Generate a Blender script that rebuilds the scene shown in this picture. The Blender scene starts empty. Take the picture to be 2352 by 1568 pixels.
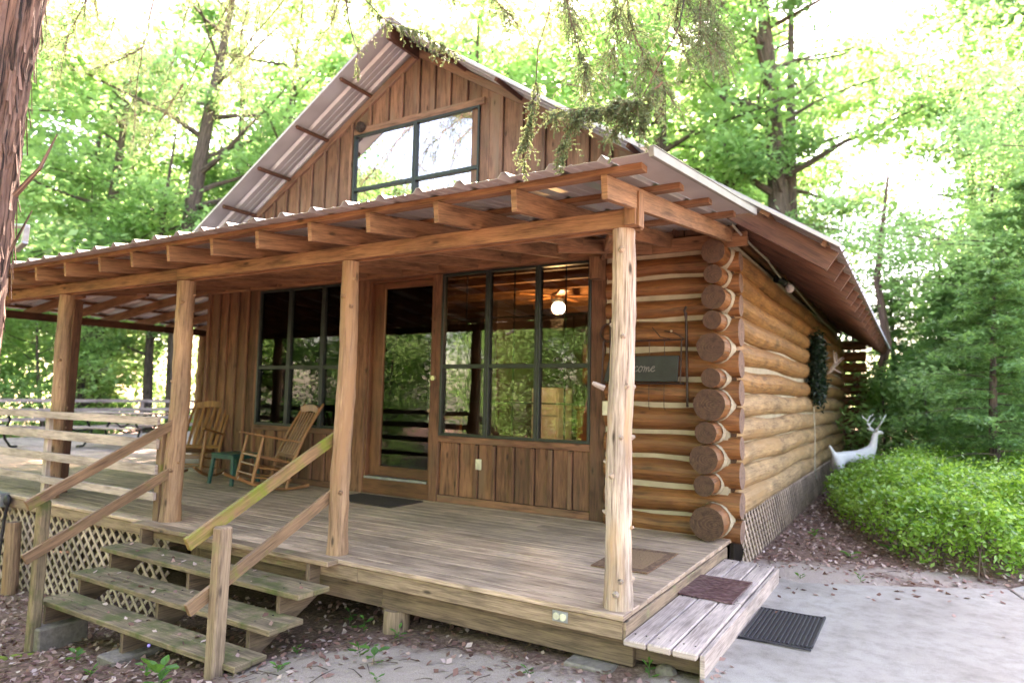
import bpy, math, random
import numpy as np
from mathutils import Vector, Matrix
S = bpy.context.scene
col = S.collection
RAD = math.radians
rnd = random.Random(7)
rng = np.random.default_rng(11)

# ------------------------------------------------------------------ camera
cam_loc = Vector((1.5767, -3.9920, 1.3216))
yaw, pitch, roll = RAD(-31.1266), RAD(4.6641), RAD(1.2110)
cf = Vector((math.sin(yaw)*math.cos(pitch), math.cos(yaw)*math.cos(pitch), math.sin(pitch)))
cr = Vector((math.cos(yaw), -math.sin(yaw), 0)); cu = cr.cross(cf)
r2 = cr*math.cos(roll)+cu*math.sin(roll); u2 = -cr*math.sin(roll)+cu*math.cos(roll)
cd = bpy.data.cameras.new('camera'); cam = bpy.data.objects.new('camera', cd); col.objects.link(cam)
cam.matrix_world = Matrix(((r2.x, u2.x, -cf.x, cam_loc.x), (r2.y, u2.y, -cf.y, cam_loc.y), (r2.z, u2.z, -cf.z, cam_loc.z), (0, 0, 0, 1)))
cd.sensor_width = 36; cd.lens = 36*1540.49/2352; cd.clip_start = .05; cd.clip_end = 800
cd.dof.use_dof = True; cd.dof.focus_distance = 4.7; cd.dof.aperture_fstop = 1.25
S.camera = cam
# ------------------------------------------------------------------ sky, sun, exposure
SUN_EL, SUN_AZ = RAD(44), RAD(-30)      # azimuth from +Y, negative = towards -X
w = bpy.data.worlds.new('World'); S.world = w; w.use_nodes = True
wn = w.node_tree.nodes; wl = w.node_tree.links
sky = wn.new('ShaderNodeTexSky'); sky.sky_type = 'NISHITA'; sky.sun_disc = False
sky.sun_elevation = SUN_EL; sky.sun_rotation = SUN_AZ; sky.dust_density = 1.3; sky.air_density = 1.0; sky.ozone_density = .6
wl.new(sky.outputs[0], wn['Background'].inputs[0]); wn['Background'].inputs[1].default_value = .15
sd = bpy.data.lights.new('sun', 'SUN'); so = bpy.data.objects.new('sun', sd); col.objects.link(so)
sd.energy = 5.0; sd.angle = RAD(.6); sd.color = (1, .95, .86)
sv = Vector((math.sin(SUN_AZ)*math.cos(SUN_EL), math.cos(SUN_AZ)*math.cos(SUN_EL), math.sin(SUN_EL)))
so.rotation_euler = sv.to_track_quat('Z', 'Y').to_euler()
S.view_settings.view_transform = 'Standard'; S.view_settings.look = 'None'
S.view_settings.exposure = 3.52; S.view_settings.gamma = 1
S.view_settings.use_white_balance = True; S.view_settings.white_balance_temperature = 8200; S.view_settings.white_balance_tint = 28
S.render.engine = 'CYCLES'
cy = S.cycles
cy.max_bounces = 6; cy.diffuse_bounces = 1; cy.glossy_bounces = 3; cy.transmission_bounces = 4; cy.transparent_max_bounces = 8
cy.use_denoising = True; cy.caustics_reflective = False; cy.caustics_refractive = False; cy.sample_clamp_indirect = 1.5

# ------------------------------------------------------------------ materials
MATS = {}
def newmat(name):
    m = bpy.data.materials.new(name); m.use_nodes = True; MATS[name] = m
    nt = m.node_tree; b = nt.nodes['Principled BSDF']
    return m, nt.nodes, nt.links, b
def ramp(n, stops):
    r = n.new('ShaderNodeValToRGB'); e = r.color_ramp.elements
    while len(e) < len(stops): e.new(.5)
    for k, (p, c) in enumerate(stops):
        e[k].position = p; e[k].color = (c[0], c[1], c[2], 1) if not isinstance(c, float) else (c, c, c, 1)
    return r
def mix(n, l, f, a, b, typ='MIX'):
    m = n.new('ShaderNodeMix'); m.data_type = 'RGBA'; m.blend_type = typ
    for s, v in ((0, f), (6, a), (7, b)):
        if hasattr(v, 'is_linked') or hasattr(v, 'links'): l.new(v, m.inputs[s])
        elif isinstance(v, (tuple, list)): m.inputs[s].default_value = (*v[:3], 1)
        else: m.inputs[s].default_value = v
    return m.outputs[2]
def noise(n, l, vec, scale, detail=4, rough=.55):
    t = n.new('ShaderNodeTexNoise'); t.inputs['Scale'].default_value = scale; t.inputs['Detail'].default_value = detail
    t.inputs['Roughness'].default_value = rough
    if vec is not None: l.new(vec, t.inputs['Vector'])
    return t
def mapping(n, l, src, sc):
    m = n.new('ShaderNodeMapping'); m.inputs['Scale'].default_value = sc; l.new(src, m.inputs['Vector']); return m.outputs[0]
def wood(name, light, dark, stain=None, rough=.75, grain=1.0, moss=0.0, knots=.5, var=.25, mossc=(.16, .2, .03), bump=.25):
    light = (light[0], light[1]*.93, light[2]*.93); dark = (dark[0]*.72, dark[1]*.68, dark[2]*.7)
    m, n, l, b = newmat(name)
    uv = n.new('ShaderNodeUVMap'); uv.uv_map = 'UVMap'
    geo = n.new('ShaderNodeNewGeometry'); tc = n.new('ShaderNodeTexCoord')
    g1 = noise(n, l, mapping(n, l, uv.outputs[0], (2.1, 18*grain, 1)), 1, 6, .65)
    g2 = noise(n, l, mapping(n, l, uv.outputs[0], (5, 110*grain, 1)), 1, 3, .6)
    r1 = ramp(n, [(.36, dark), (.54, light), (.72, tuple(min(1, c*1.18) for c in light))]); l.new(g1.outputs[0], r1.inputs[0])
    r2_ = ramp(n, [(.42, dark), (.58, light)]); l.new(g2.outputs[0], r2_.inputs[0]); c = mix(n, l, .4, r1.outputs[0], r2_.outputs[0])
    # weather blotches
    nb = noise(n, l, tc.outputs['Object'], 1.7, 4); rb = ramp(n, [(.35, (.72, .72, .72)), (.65, (1.12, 1.1, 1.08))]); l.new(nb.outputs[0], rb.inputs[0])
    c = mix(n, l, 1.0, c, rb.outputs[0], 'MULTIPLY')
    if stain:
        ns = noise(n, l, mapping(n, l, uv.outputs[0], (.8, 4, 1)), 1, 4); rs = ramp(n, [(.5, 0.0), (.66, 1.0)]); l.new(ns.outputs[0], rs.inputs[0])
        c = mix(n, l, rs.outputs[0], c, stain)
    hsv = n.new('ShaderNodeHueSaturation'); l.new(c, hsv.inputs['Color'])
    mr = n.new('ShaderNodeMapRange'); mr.inputs['To Min'].default_value = 1-var; mr.inputs['To Max'].default_value = 1+var
    l.new(geo.outputs['Random Per Island'], mr.inputs[0]); l.new(mr.outputs[0], hsv.inputs['Value'])
    c = hsv.outputs[0]
    if knots:
        v = n.new('ShaderNodeTexVoronoi'); l.new(mapping(n, l, uv.outputs[0], (2.3, 7, 1)), v.inputs['Vector']); v.inputs['Scale'].default_value = 1
        v.inputs['Randomness'].default_value = 1
        rk = ramp(n, [(.05, 1.0), (.13, 0.0)]); l.new(v.outputs['Distance'], rk.inputs[0])
        mk = n.new('ShaderNodeMath'); mk.operation = 'MULTIPLY'; mk.inputs[1].default_value = knots; l.new(rk.outputs[0], mk.inputs[0])
        c = mix(n, l, mk.outputs[0], c, tuple(x*.28 for x in dark))
    if moss:
        nm = noise(n, l, tc.outputs['Object'], 4.5, 6, .65); rm = ramp(n, [(.62-moss*.3, 0.0), (.74-moss*.2, 1.0)]); l.new(nm.outputs[0], rm.inputs[0])
        mm = n.new('ShaderNodeMath'); mm.operation = 'MULTIPLY'; mm.inputs[1].default_value = .75; l.new(rm.outputs[0], mm.inputs[0])
        c = mix(n, l, mm.outputs[0], c, mossc)
    l.new(c, b.inputs['Base Color']); b.inputs['Roughness'].default_value = rough
    bp = n.new('ShaderNodeBump'); bp.inputs['Strength'].default_value = bump; bp.inputs['Distance'].default_value = .01
    l.new(g1.outputs[0], bp.inputs['Height']); l.new(bp.outputs[0], b.inputs['Normal'])
    return m
def plain(name, c, rough=.6, metal=0.0, nscale=12, namt=.25, bump=.1):
    m, n, l, b = newmat(name); tc = n.new('ShaderNodeTexCoord')
    t = noise(n, l, tc.outputs['Object'], nscale, 5); r = ramp(n, [(.3, tuple(x*(1-namt) for x in c)), (.7, tuple(min(1, x*(1+namt)) for x in c))]); l.new(t.outputs[0], r.inputs[0])
    l.new(r.outputs[0], b.inputs['Base Color']); b.inputs['Roughness'].default_value = rough; b.inputs['Metallic'].default_value = metal
    bp = n.new('ShaderNodeBump'); bp.inputs['Strength'].default_value = bump; bp.inputs['Distance'].default_value = .01; l.new(t.outputs[0], bp.inputs['Height']); l.new(bp.outputs[0], b.inputs['Normal'])
    return m
def leafmat(name, cols, trans, tfac=.5, rough=.45):
    m, n, l, b = newmat(name); n.remove(b); out = n['Material Output']
    geo = n.new('ShaderNodeNewGeometry'); oi = n.new('ShaderNodeObjectInfo')
    r = ramp(n, [(k/(len(cols)-1), c) for k, c in enumerate(cols)]); l.new(geo.outputs['Random Per Island'], r.inputs[0])
    h = n.new('ShaderNodeHueSaturation'); l.new(r.outputs[0], h.inputs['Color'])
    mr = n.new('ShaderNodeMapRange'); mr.inputs['To Min'].default_value = .7; mr.inputs['To Max'].default_value = 1.3; l.new(oi.outputs['Random'], mr.inputs[0]); l.new(mr.outputs[0], h.inputs['Value'])
    pr = n.new('ShaderNodeBsdfPrincipled'); l.new(h.outputs[0], pr.inputs['Base Color']); pr.inputs['Roughness'].default_value = rough
    tr = n.new('ShaderNodeBsdfTranslucent'); tr.inputs[0].default_value = (*trans, 1)
    mx = n.new('ShaderNodeMixShader'); mx.inputs[0].default_value = tfac; l.new(pr.outputs[0], mx.inputs[1]); l.new(tr.outputs[0], mx.inputs[2]); l.new(mx.outputs[0], out.inputs[0])
    return m
def glassmat(name, tint, ior, rough=.0):
    m, n, l, b = newmat(name); n.remove(b); out = n['Material Output']
    t = n.new('ShaderNodeBsdfTransparent'); t.inputs[0].default_value = (*tint, 1)
    g = n.new('ShaderNodeBsdfGlossy'); g.inputs['Roughness'].default_value = rough
    tc = n.new('ShaderNodeTexCoord'); tn = noise(n, l, tc.outputs['Object'], 1.3, 2); bp = n.new('ShaderNodeBump'); bp.inputs['Strength'].default_value = .03; bp.inputs['Distance'].default_value = .05
    l.new(tn.outputs[0], bp.inputs['Height']); l.new(bp.outputs[0], g.inputs['Normal'])
    f = n.new('ShaderNodeFresnel'); f.inputs[0].default_value = ior
    mx = n.new('ShaderNodeMixShader'); l.new(f.outputs[0], mx.inputs[0]); l.new(t.outputs[0], mx.inputs[1]); l.new(g.outputs[0], mx.inputs[2]); l.new(mx.outputs[0], out.inputs[0])
    return m
def emit(name, c, s):
    m, n, l, b = newmat(name); b.inputs['Base Color'].default_value = (.9, .9, .85, 1)
    b.inputs['Emission Color'].default_value = (*c, 1); b.inputs['Emission Strength'].default_value = s; return m
def barkmat(name, light, dark, sc=(1.2, 14)):
    m, n, l, b = newmat(name); uv = n.new('ShaderNodeUVMap'); uv.uv_map = 'UVMap'
    g = noise(n, l, mapping(n, l, uv.outputs[0], (sc[0], sc[1], 1)), 1, 8, .65)
    g.inputs['Distortion'].default_value = .6
    r = ramp(n, [(.41, dark), (.5, tuple((a*1.2+c)/2 for a, c in zip(light, dark))), (.62, light)]); l.new(g.outputs[0], r.inputs[0]); l.new(r.outputs[0], b.inputs['Base Color'])
    b.inputs['Roughness'].default_value = .9
    bp = n.new('ShaderNodeBump'); bp.inputs['Strength'].default_value = .9; bp.inputs['Distance'].default_value = .03; l.new(g.outputs[0], bp.inputs['Height']); l.new(bp.outputs[0], b.inputs['Normal'])
    return m
wood('deck_wood', (.64, .49, .36), (.27, .18, .125), rough=.55, var=.2, knots=.5, moss=.0, grain=1.2)
wood('rim_wood', (.34, .25, .165), (.16, .105, .065), var=.1, knots=.9, moss=.08, mossc=(.22, .22, .09))
wood('beam_wood', (.2, .14, .09), (.08, .052, .034), var=.1, knots=.8)
wood('pale_wood', (.54, .455, .4), (.3, .235, .2), var=.14, knots=.3)
wood('step_wood', (.28, .215, .13), (.1, .075, .045), var=.2, moss=.54, knots=.7, mossc=(.06, .09, .012))
wood('rail_wood', (.28, .175, .1), (.13, .075, .04), var=.15, knots=.8, moss=.12, mossc=(.16, .19, .02))
wood('mossy_rail_wood', (.3, .18, .085), (.16, .09, .04), var=.1, moss=.62, mossc=(.15, .2, .006))
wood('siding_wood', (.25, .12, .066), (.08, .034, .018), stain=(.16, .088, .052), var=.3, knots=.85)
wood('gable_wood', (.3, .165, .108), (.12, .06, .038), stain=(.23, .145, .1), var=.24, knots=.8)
wood('timber', (.33, .18, .092), (.155, .075, .036), var=.22, knots=.8)
wood('red_timber', (.14, .064, .036), (.07, .03, .017), var=.25, knots=.5)
wood('log_wood', (.28, .118, .04), (.085, .032, .012), stain=(.19, .072, .025), var=.22, knots=.6, grain=.8, rough=.5)
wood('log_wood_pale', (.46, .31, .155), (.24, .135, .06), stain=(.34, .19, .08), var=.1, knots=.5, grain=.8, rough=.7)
wood('log_wood_light', (.4, .215, .075), (.17, .075, .025), stain=(.28, .13, .045), var=.16, knots=.5, grain=.7, rough=.6)
wood('cedar_post', (.66, .56, .46), (.2, .13, .085), stain=(.5, .3, .17), var=.05, knots=.9, grain=1.8, bump=1.0, rough=.9)
wood('post_wood', (.42, .275, .165), (.2, .11, .06), stain=(.32, .17, .085), var=.08, knots=.9, bump=1.0, grain=1.3)
wood('lattice_wood', (.56, .45, .35), (.34, .26, .19), var=.2, knots=0)
wood('chair_wood', (.36, .17, .06), (.18, .075, .028), var=.2, knots=0, rough=.4)
wood('door_wood', (.2, .085, .04), (.1, .038, .018), var=.1, knots=.2, rough=.5)
wood('room_wood', (.3, .16, .07), (.18, .09, .04), var=.2, knots=.3)
def endgrain(name, c1, c2):
    m, n, l, b = newmat(name); uv = n.new('ShaderNodeUVMap'); uv.uv_map = 'UVMap'; tc = n.new('ShaderNodeTexCoord')
    ns = noise(n, l, tc.outputs['Object'], 9, 4); ln = n.new('ShaderNodeVectorMath'); ln.operation = 'LENGTH'; l.new(uv.outputs[0], ln.inputs[0])
    ma = n.new('ShaderNodeMath'); ma.operation = 'MULTIPLY_ADD'; ma.inputs[1].default_value = 420; l.new(ln.outputs['Value'], ma.inputs[0])
    m2 = n.new('ShaderNodeMath'); m2.operation = 'MULTIPLY'; m2.inputs[1].default_value = 9; l.new(ns.outputs[0], m2.inputs[0]); l.new(m2.outputs[0], ma.inputs[2])
    si = n.new('ShaderNodeMath'); si.operation = 'SINE'; l.new(ma.outputs[0], si.inputs[0]); r = ramp(n, [(.0, c1), (1.0, c2)]); l.new(si.outputs[0], r.inputs[0])
    n2 = noise(n, l, tc.outputs['Object'], 22, 5, .7); r2 = ramp(n, [(.33, (.55, .5, .5)), (.5, (1, 1, 1)), (.7, (1.25, 1.18, 1.12))]); l.new(n2.outputs[0], r2.inputs[0])
    l.new(mix(n, l, 1.0, r.outputs[0], r2.outputs[0], 'MULTIPLY'), b.inputs['Base Color']); b.inputs['Roughness'].default_value = .9
    bp = n.new('ShaderNodeBump'); bp.inputs['Strength'].default_value = .5; bp.inputs['Distance'].default_value = .01; l.new(n2.outputs[0], bp.inputs['Height']); l.new(bp.outputs[0], b.inputs['Normal'])
endgrain('end_grain', (.075, .037, .022), (.115, .06, .036)); endgrain('pale_end_grain', (.18, .105, .075), (.23, .14, .1))
plain('chinking', (.4, .33, .23), .9, nscale=6, namt=.15, bump=.3)
plain('roof_metal', (.5, .47, .455), .4, .3, nscale=2.5, namt=.12, bump=.02)
plain('trim_metal', (.26, .25, .22), .5, .1, nscale=5, namt=.12)
plain('window_metal', (.022, .03, .028), .4, .2)
plain('dark_metal', (.012, .016, .016), .45, .4)
plain('grey_metal', (.35, .36, .38), .4, .6)
m, n, l, b = newmat('concrete'); tc = n.new('ShaderNodeTexCoord')
t1 = noise(n, l, tc.outputs['Object'], 1.6, 6, .6); t2 = noise(n, l, tc.outputs['Object'], 9, 5, .7); t3 = noise(n, l, tc.outputs['Object'], 160, 2, .6)
r = ramp(n, [(.3, (.28, .24, .205)), (.5, (.36, .315, .275)), (.72, (.4, .36, .32))]); l.new(t1.outputs[0], r.inputs[0])
r2 = ramp(n, [(.3, (.72, .7, .68)), (.55, (1, 1, 1)), (.75, (1.06, 1.04, 1))]); l.new(t2.outputs[0], r2.inputs[0]); r3 = ramp(n, [(.3, (.75, .74, .73)), (.5, (1, 1, 1)), (.75, (1.12, 1.12, 1.12))]); l.new(t3.outputs[0], r3.inputs[0])
c_ = mix(n, l, 1.0, mix(n, l, 1.0, r.outputs[0], r2.outputs[0], 'MULTIPLY'), r3.outputs[0], 'MULTIPLY')
v = n.new('ShaderNodeTexVoronoi'); v.feature = 'DISTANCE_TO_EDGE'; v.inputs['Scale'].default_value = .45; l.new(tc.outputs['Object'], v.inputs['Vector']); rv = ramp(n, [(.0, (.45, .42, .4)), (.006, (1, 1, 1))]); l.new(v.outputs[0], rv.inputs[0])
l.new(mix(n, l, .0, c_, rv.outputs[0], 'MULTIPLY'), b.inputs['Base Color']); b.inputs['Roughness'].default_value = .9
bp = n.new('ShaderNodeBump'); bp.inputs['Strength'].default_value = .4; bp.inputs['Distance'].default_value = .01; l.new(t3.outputs[0], bp.inputs['Height']); l.new(bp.outputs[0], b.inputs['Normal'])
plain('block_concrete', (.2, .165, .135), .95, nscale=25, namt=.3, bump=.5)
plain('black_rubber', (.02, .02, .026), .5, nscale=40)
plain('dark_mat', (.045, .03, .024), .9, nscale=60, namt=.4, bump=.6)
plain('green_plastic', (.012, .085, .07), .35)
plain('cream_plastic', (.62, .58, .42), .4)
plain('white_paint', (.75, .73, .74), .5, nscale=4, namt=.1)
plain('slate', (.012, .015, .017), .5, nscale=9, namt=.5)
plain('chalk', (.26, .24, .22), .9)
plain('iron', (.05, .03, .025), .5, .5)
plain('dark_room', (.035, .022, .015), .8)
plain('white_enamel', (.75, .72, .68), .4)
plain('rope_light', (.4, .36, .28), .4)
plain('brass', (.5, .42, .3), .3, .8)
plain('moss_green', (.13, .17, .015), .95, nscale=30, namt=.5, bump=.6)
plain('purple_flower', (.35, .25, .6), .6)
emit('amber_shade', (1, .42, .08), .12)
emit('lamp_globe', (1, .93, .8), 2.5)
glassmat('glass', (.68, .7, .66), 1.62)
glassmat('gable_glass', (.4, .42, .42), 11)
barkmat('cedar_bark', (.27, .155, .115), (.014, .007, .005), (1.6, 26))
barkmat('tree_bark', (.15, .105, .08), (.03, .02, .015), (2.0, 12))
leafmat('leaf_bright', [(.035, .1, .025), (.14, .28, .08), (.38, .54, .24)], (.48, .78, .3), .54)
leafmat('leaf_mid', [(.03, .085, .025), (.09, .2, .065), (.26, .4, .18)], (.36, .64, .24), .5)
leafmat('leaf_hedge', [(.025, .085, .012), (.12, .3, .035), (.42, .62, .2)], (.45, .76, .1), .42, .2)
leafmat('leaf_conifer', [(.03, .09, .03), (.08, .2, .06), (.22, .4, .13)], (.26, .5, .13), .4)
leafmat('leaf_cedar', [(.04, .065, .03), (.1, .14, .065), (.22, .29, .16)], (.26, .34, .14), .35, .7)
leafmat('leaf_weed', [(.04, .14, .03), (.07, .2, .03)], (.2, .45, .06), .35)
leafmat('leaf_wreath', [(.006, .02, .01), (.012, .035, .016)], (.02, .06, .02), .2)
leafmat('leaf_dead', [(.1, .045, .033), (.27, .13, .1), (.46, .28, .23), (.68, .52, .46)], (.25, .12, .08), .15, .8)
# ground: sandy soil against dark leafy humus, driven by a vertex attribute plus noise
m, n, l, b = newmat('soil')
at = n.new('ShaderNodeAttribute'); at.attribute_name = 'sand'; tc = n.new('ShaderNodeTexCoord')
t1 = noise(n, l, tc.outputs['Object'], 2.2, 7, .65); t2 = noise(n, l, tc.outputs['Object'], 26, 6, .7); t3 = noise(n, l, tc.outputs['Object'], 140, 3, .7)
ad = n.new('ShaderNodeMath'); ad.operation = 'MULTIPLY_ADD'; ad.inputs[1].default_value = 1.1; l.new(t1.outputs[0], ad.inputs[0]); l.new(at.outputs['Fac'], ad.inputs[2])
rs = ramp(n, [(.78, 0.0), (1.0, 1.0)]); 
a2 = n.new('ShaderNodeMath'); a2.operation = 'MULTIPLY_ADD'; a2.inputs[1].default_value = .3; l.new(t2.outputs[0], a2.inputs[0]); l.new(ad.outputs[0], a2.inputs[2]); 
sc_ = n.new('ShaderNodeMath'); sc_.operation = 'MULTIPLY'; sc_.inputs[1].default_value = .9; l.new(a2.outputs[0], sc_.inputs[0]); l.new(sc_.outputs[0], rs.inputs[0])
rd = ramp(n, [(.3, (.06, .032, .022)), (.5, (.19, .105, .075)), (.7, (.36, .23, .175))]); l.new(t2.outputs[0], rd.inputs[0])
rp = ramp(n, [(.3, (.32, .235, .185)), (.7, (.52, .42, .36))]); l.new(t3.outputs[0], rp.inputs[0])
l.new(mix(n, l, rs.outputs[0], rd.outputs[0], rp.outputs[0]), b.inputs['Base Color']); b.inputs['Roughness'].default_value = .95
bp = n.new('ShaderNodeBump'); bp.inputs['Strength'].default_value = .8; bp.inputs['Distance'].default_value = .03; l.new(t2.outputs[0], bp.inputs['Height']); l.new(bp.outputs[0], b.inputs['Normal'])
# embossed leafy mat and woven mat patterns
def patmat(name, c1, c2, scale, thr, rough):
    m, n, l, b = newmat(name); tc = n.new('ShaderNodeTexCoord'); v = n.new('ShaderNodeTexVoronoi'); v.inputs['Scale'].default_value = scale; l.new(tc.outputs['Object'], v.inputs['Vector'])
    t = noise(n, l, tc.outputs['Object'], scale*1.3, 4); r = ramp(n, [(thr-.1, c2), (thr+.08, c1)]); l.new(t.outputs[0], r.inputs[0])
    l.new(r.outputs[0], b.inputs['Base Color']); b.inputs['Roughness'].default_value = rough
    bp = n.new('ShaderNodeBump'); bp.inputs['Strength'].default_value = .8; bp.inputs['Distance'].default_value = .01; l.new(v.outputs['Distance'], bp.inputs['Height']); l.new(bp.outputs[0], b.inputs['Normal'])
patmat('embossed_mat', (.09, .04, .045), (.2, .11, .11), 22, .45, .35)
patmat('coir_mat', (.3, .17, .09), (.24, .13, .07), 60, .5, .95)
patmat('coir_border', (.13, .06, .035), (.24, .13, .07), 30, .5, .95)

# ------------------------------------------------------------------ mesh helpers
class MB:
    def __init__(s): s.v = []; s.f = []; s.uv = []; s.mi = []
    def quad(s, pts, uvs=None, mi=0):
        k = len(s.v); s.v += [tuple(p) for p in pts]; s.f.append(tuple(range(k, k+len(pts)))); s.uv += list(uvs) if uvs else [(p[0], p[1]) for p in pts]; s.mi.append(mi)
    def obox(s, c, ax, h, mi=0):
        c = Vector(c); A = [Vector(a).normalized() for a in ax]
        L = max(range(3), key=lambda i: h[i]); u0, v0 = rnd.random()*40, rnd.random()*40
        k = len(s.v); co = {}
        for i, (a, b_, d) in enumerate([(x, y, z) for x in (-1, 1) for y in (-1, 1) for z in (-1, 1)]):
            s.v.append(tuple(c+A[0]*a*h[0]+A[1]*b_*h[1]+A[2]*d*h[2])); co[i] = (a*h[0], b_*h[1], d*h[2])
        for f, nax in (((0, 1, 3, 2), 0), ((4, 6, 7, 5), 0), ((0, 4, 5, 1), 1), ((2, 3, 7, 6), 1), ((0, 2, 6, 4), 2), ((1, 5, 7, 3), 2)):
            s.f.append(tuple(k+i for i in f)); s.mi.append(mi)
            oth = [i for i in range(3) if i != L and i != nax]
            for i in f:
                p = co[i]
                if nax == L: s.uv.append((u0+p[oth[0]]*.2, v0+p[oth[1]]+nax))
                else: s.uv.append((u0+p[L], v0+p[oth[0]]+nax*.37))
    def box(s, x0, x1, y0, y1, z0, z1, mi=0):
        s.obox(((x0+x1)/2, (y0+y1)/2, (z0+z1)/2), ((1, 0, 0), (0, 1, 0), (0, 0, 1)), (abs(x1-x0)/2, abs(y1-y0)/2, abs(z1-z0)/2), mi)
    def beam(s, p0, p1, wd, ht, up=(0, 0, 1), mi=0):
        p0, p1 = Vector(p0), Vector(p1); d = (p1-p0); a = d.normalized(); sd_ = a.cross(Vector(up)).normalized(); u = sd_.cross(a)
        s.obox((p0+p1)/2, (a, sd_, u), (d.length/2, wd/2, ht/2), mi)
    def tube(s, pts, rad, n=10, cap=True, wob=0.0, mi=0, capmi=None, seed=0, vs=1.0):
        pts = [Vector(p) for p in pts]; rr = random.Random(seed+len(s.v)); k = len(s.v); u = rr.random()*30; us = []
        t0 = (pts[1]-pts[0]).normalized(); ref = Vector((0, 0, 1)) if abs(t0.z) < .9 else Vector((1, 0, 0))
        X = t0.cross(ref).normalized()
        for i, p in enumerate(pts):
            t = (pts[min(i+1, len(pts)-1)]-pts[max(i-1, 0)]).normalized(); X = (X-t*X.dot(t)).normalized(); Y = t.cross(X)
            r = rad[i] if isinstance(rad, (list, tuple)) else rad
            for j in range(n):
                a = 2*math.pi*j/n; q = r*(1+wob*rr.uniform(-1, 1)); s.v.append(tuple(p+X*math.cos(a)*q+Y*math.sin(a)*q))
            if i: u += (p-pts[i-1]).length
            us.append(u)
        r0 = rad[0] if isinstance(rad, (list, tuple)) else rad; cir = max(.03, 2*math.pi*r0)*vs
        for i in range(len(pts)-1):
            for j in range(n):
                j2 = (j+1) % n; s.f.append((k+i*n+j, k+(i+1)*n+j, k+(i+1)*n+j2, k+i*n+j2)); s.mi.append(mi)
                s.uv += [(us[i], cir*j/n), (us[i+1], cir*j/n), (us[i+1], cir*(j+1)/n), (us[i], cir*(j+1)/n)]
        if cap:
            for base, rev in ((k, False), (k+(len(pts)-1)*n, True)):
                f = [base+j for j in range(n)]; f = f[::-1] if rev else f
                s.f.append(tuple(f)); s.mi.append(mi if capmi is None else capmi); s.uv += [(.1*math.cos(j), .1*math.sin(j)) for j in range(n)]
    def prism(s, poly, y0, y1, ax='y', mi=0):
        """polygon in (x,z) extruded along y (ax y) or polygon (x,y) extruded in z"""
        f = (lambda p, t: (p[0], t, p[1])) if ax == 'y' else ((lambda p, t: (p[0], p[1], t)) if ax == 'z' else (lambda p, t: (t, p[0], p[1])))
        u0 = rnd.random()*40; nn = len(poly)
        uvf = (lambda p: (u0+p[1], u0+p[0])) if ax == 'y' else (lambda p: (u0+p[0], u0+p[1]))
        k = len(s.v); s.v += [f(p, y0) for p in poly]+[f(p, y1) for p in poly]
        s.f.append(tuple(range(k, k+nn))); s.uv += [uvf(p) for p in poly]
        s.f.append(tuple(range(k+2*nn-1, k+nn-1, -1))); s.uv += [uvf(p) for p in poly[::-1]]
        for i in range(nn):
            j = (i+1) % nn; s.f.append((k+j, k+i, k+nn+i, k+nn+j)); s.uv += [(u0, 0), (u0+.5, 0), (u0+.5, .1), (u0, .1)]
        s.mi += [mi]*(nn+2)
    def sphere(s, c, r, seg=12, rings=8, mi=0):
        c = Vector(c); r = Vector(r) if not isinstance(r, (int, float)) else Vector((r, r, r)); k = len(s.v)
        for i in range(rings+1):
            th = math.pi*i/rings
            for j in range(seg):
                a = 2*math.pi*j/seg; s.v.append((c.x+r.x*math.sin(th)*math.cos(a), c.y+r.y*math.sin(th)*math.sin(a), c.z+r.z*math.cos(th)))
        for i in range(rings):
            for j in range(seg):
                j2 = (j+1) % seg; s.f.append((k+i*seg+j, k+(i+1)*seg+j, k+(i+1)*seg+j2, k+i*seg+j2)); s.mi.append(mi); s.uv += [(i, j)]*4
ORG = {}
def link(o): col.objects.link(o); return o
def part(name, mb, mats, parent=None, label=None, kind=None, bevel=0, smooth=False, org=None):
    if not isinstance(mats, (list, tuple)): mats = [mats]
    me = bpy.data.meshes.new(name)
    o0 = Vector(org) if org is not None else (ORG.get(parent.name, Vector()) if parent else Vector())
    if isinstance(mb, MB):
        vs = np.array(mb.v, dtype=float).reshape(-1, 3) - np.array(o0); me.from_pydata(vs.tolist(), [], mb.f)
        uvl = me.uv_layers.new(name='UVMap'); uvl.data.foreach_set('uv', np.array(mb.uv, dtype=np.float32).ravel())
        if len(mats) > 1: me.polygons.foreach_set('material_index', np.array(mb.mi, dtype=np.int32))
    else:
        V_, F_ = mb; V_ = V_-np.array(o0); nf, kk = F_.shape
        me.vertices.add(len(V_)); me.vertices.foreach_set('co', V_.astype(np.float32).ravel())
        me.loops.add(nf*kk); me.loops.foreach_set('vertex_index', F_.astype(np.int32).ravel())
        me.polygons.add(nf); me.polygons.foreach_set('loop_start', (np.arange(nf)*kk).astype(np.int32)); me.update(calc_edges=True)
    for mt in mats: me.materials.append(MATS[mt])
    if smooth: me.polygons.foreach_set('use_smooth', [True]*len(me.polygons))
    me.update()
    o = bpy.data.objects.new(name, me); link(o)
    if parent: o.parent = parent; ORG[o.name] = o0
    elif org is not None: o.location = o0; ORG[o.name] = o0
    if label: o['label'] = label
    if kind: o['kind'] = kind
    if bevel:
        bm_ = o.modifiers.new('bevel', 'BEVEL'); bm_.width = bevel; bm_.segments = 1; bm_.limit_method = 'ANGLE'
    return o
def tag(o, label, cat, group=None):
    o['label'] = label; o['category'] = cat
    if group: o['group'] = group
    return o
def thing(name, label, cat, loc, group=None):
    o = bpy.data.objects.new(name, None); link(o); o.location = loc; o.empty_display_size = .2; ORG[o.name] = Vector(loc)
    return tag(o, label, cat, group)
def copy_tree(o, parent=None):
    c = o.copy(); link(c); c.parent = parent
    for ch in list(o.children): copy_tree(ch, c)
    return c
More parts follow.
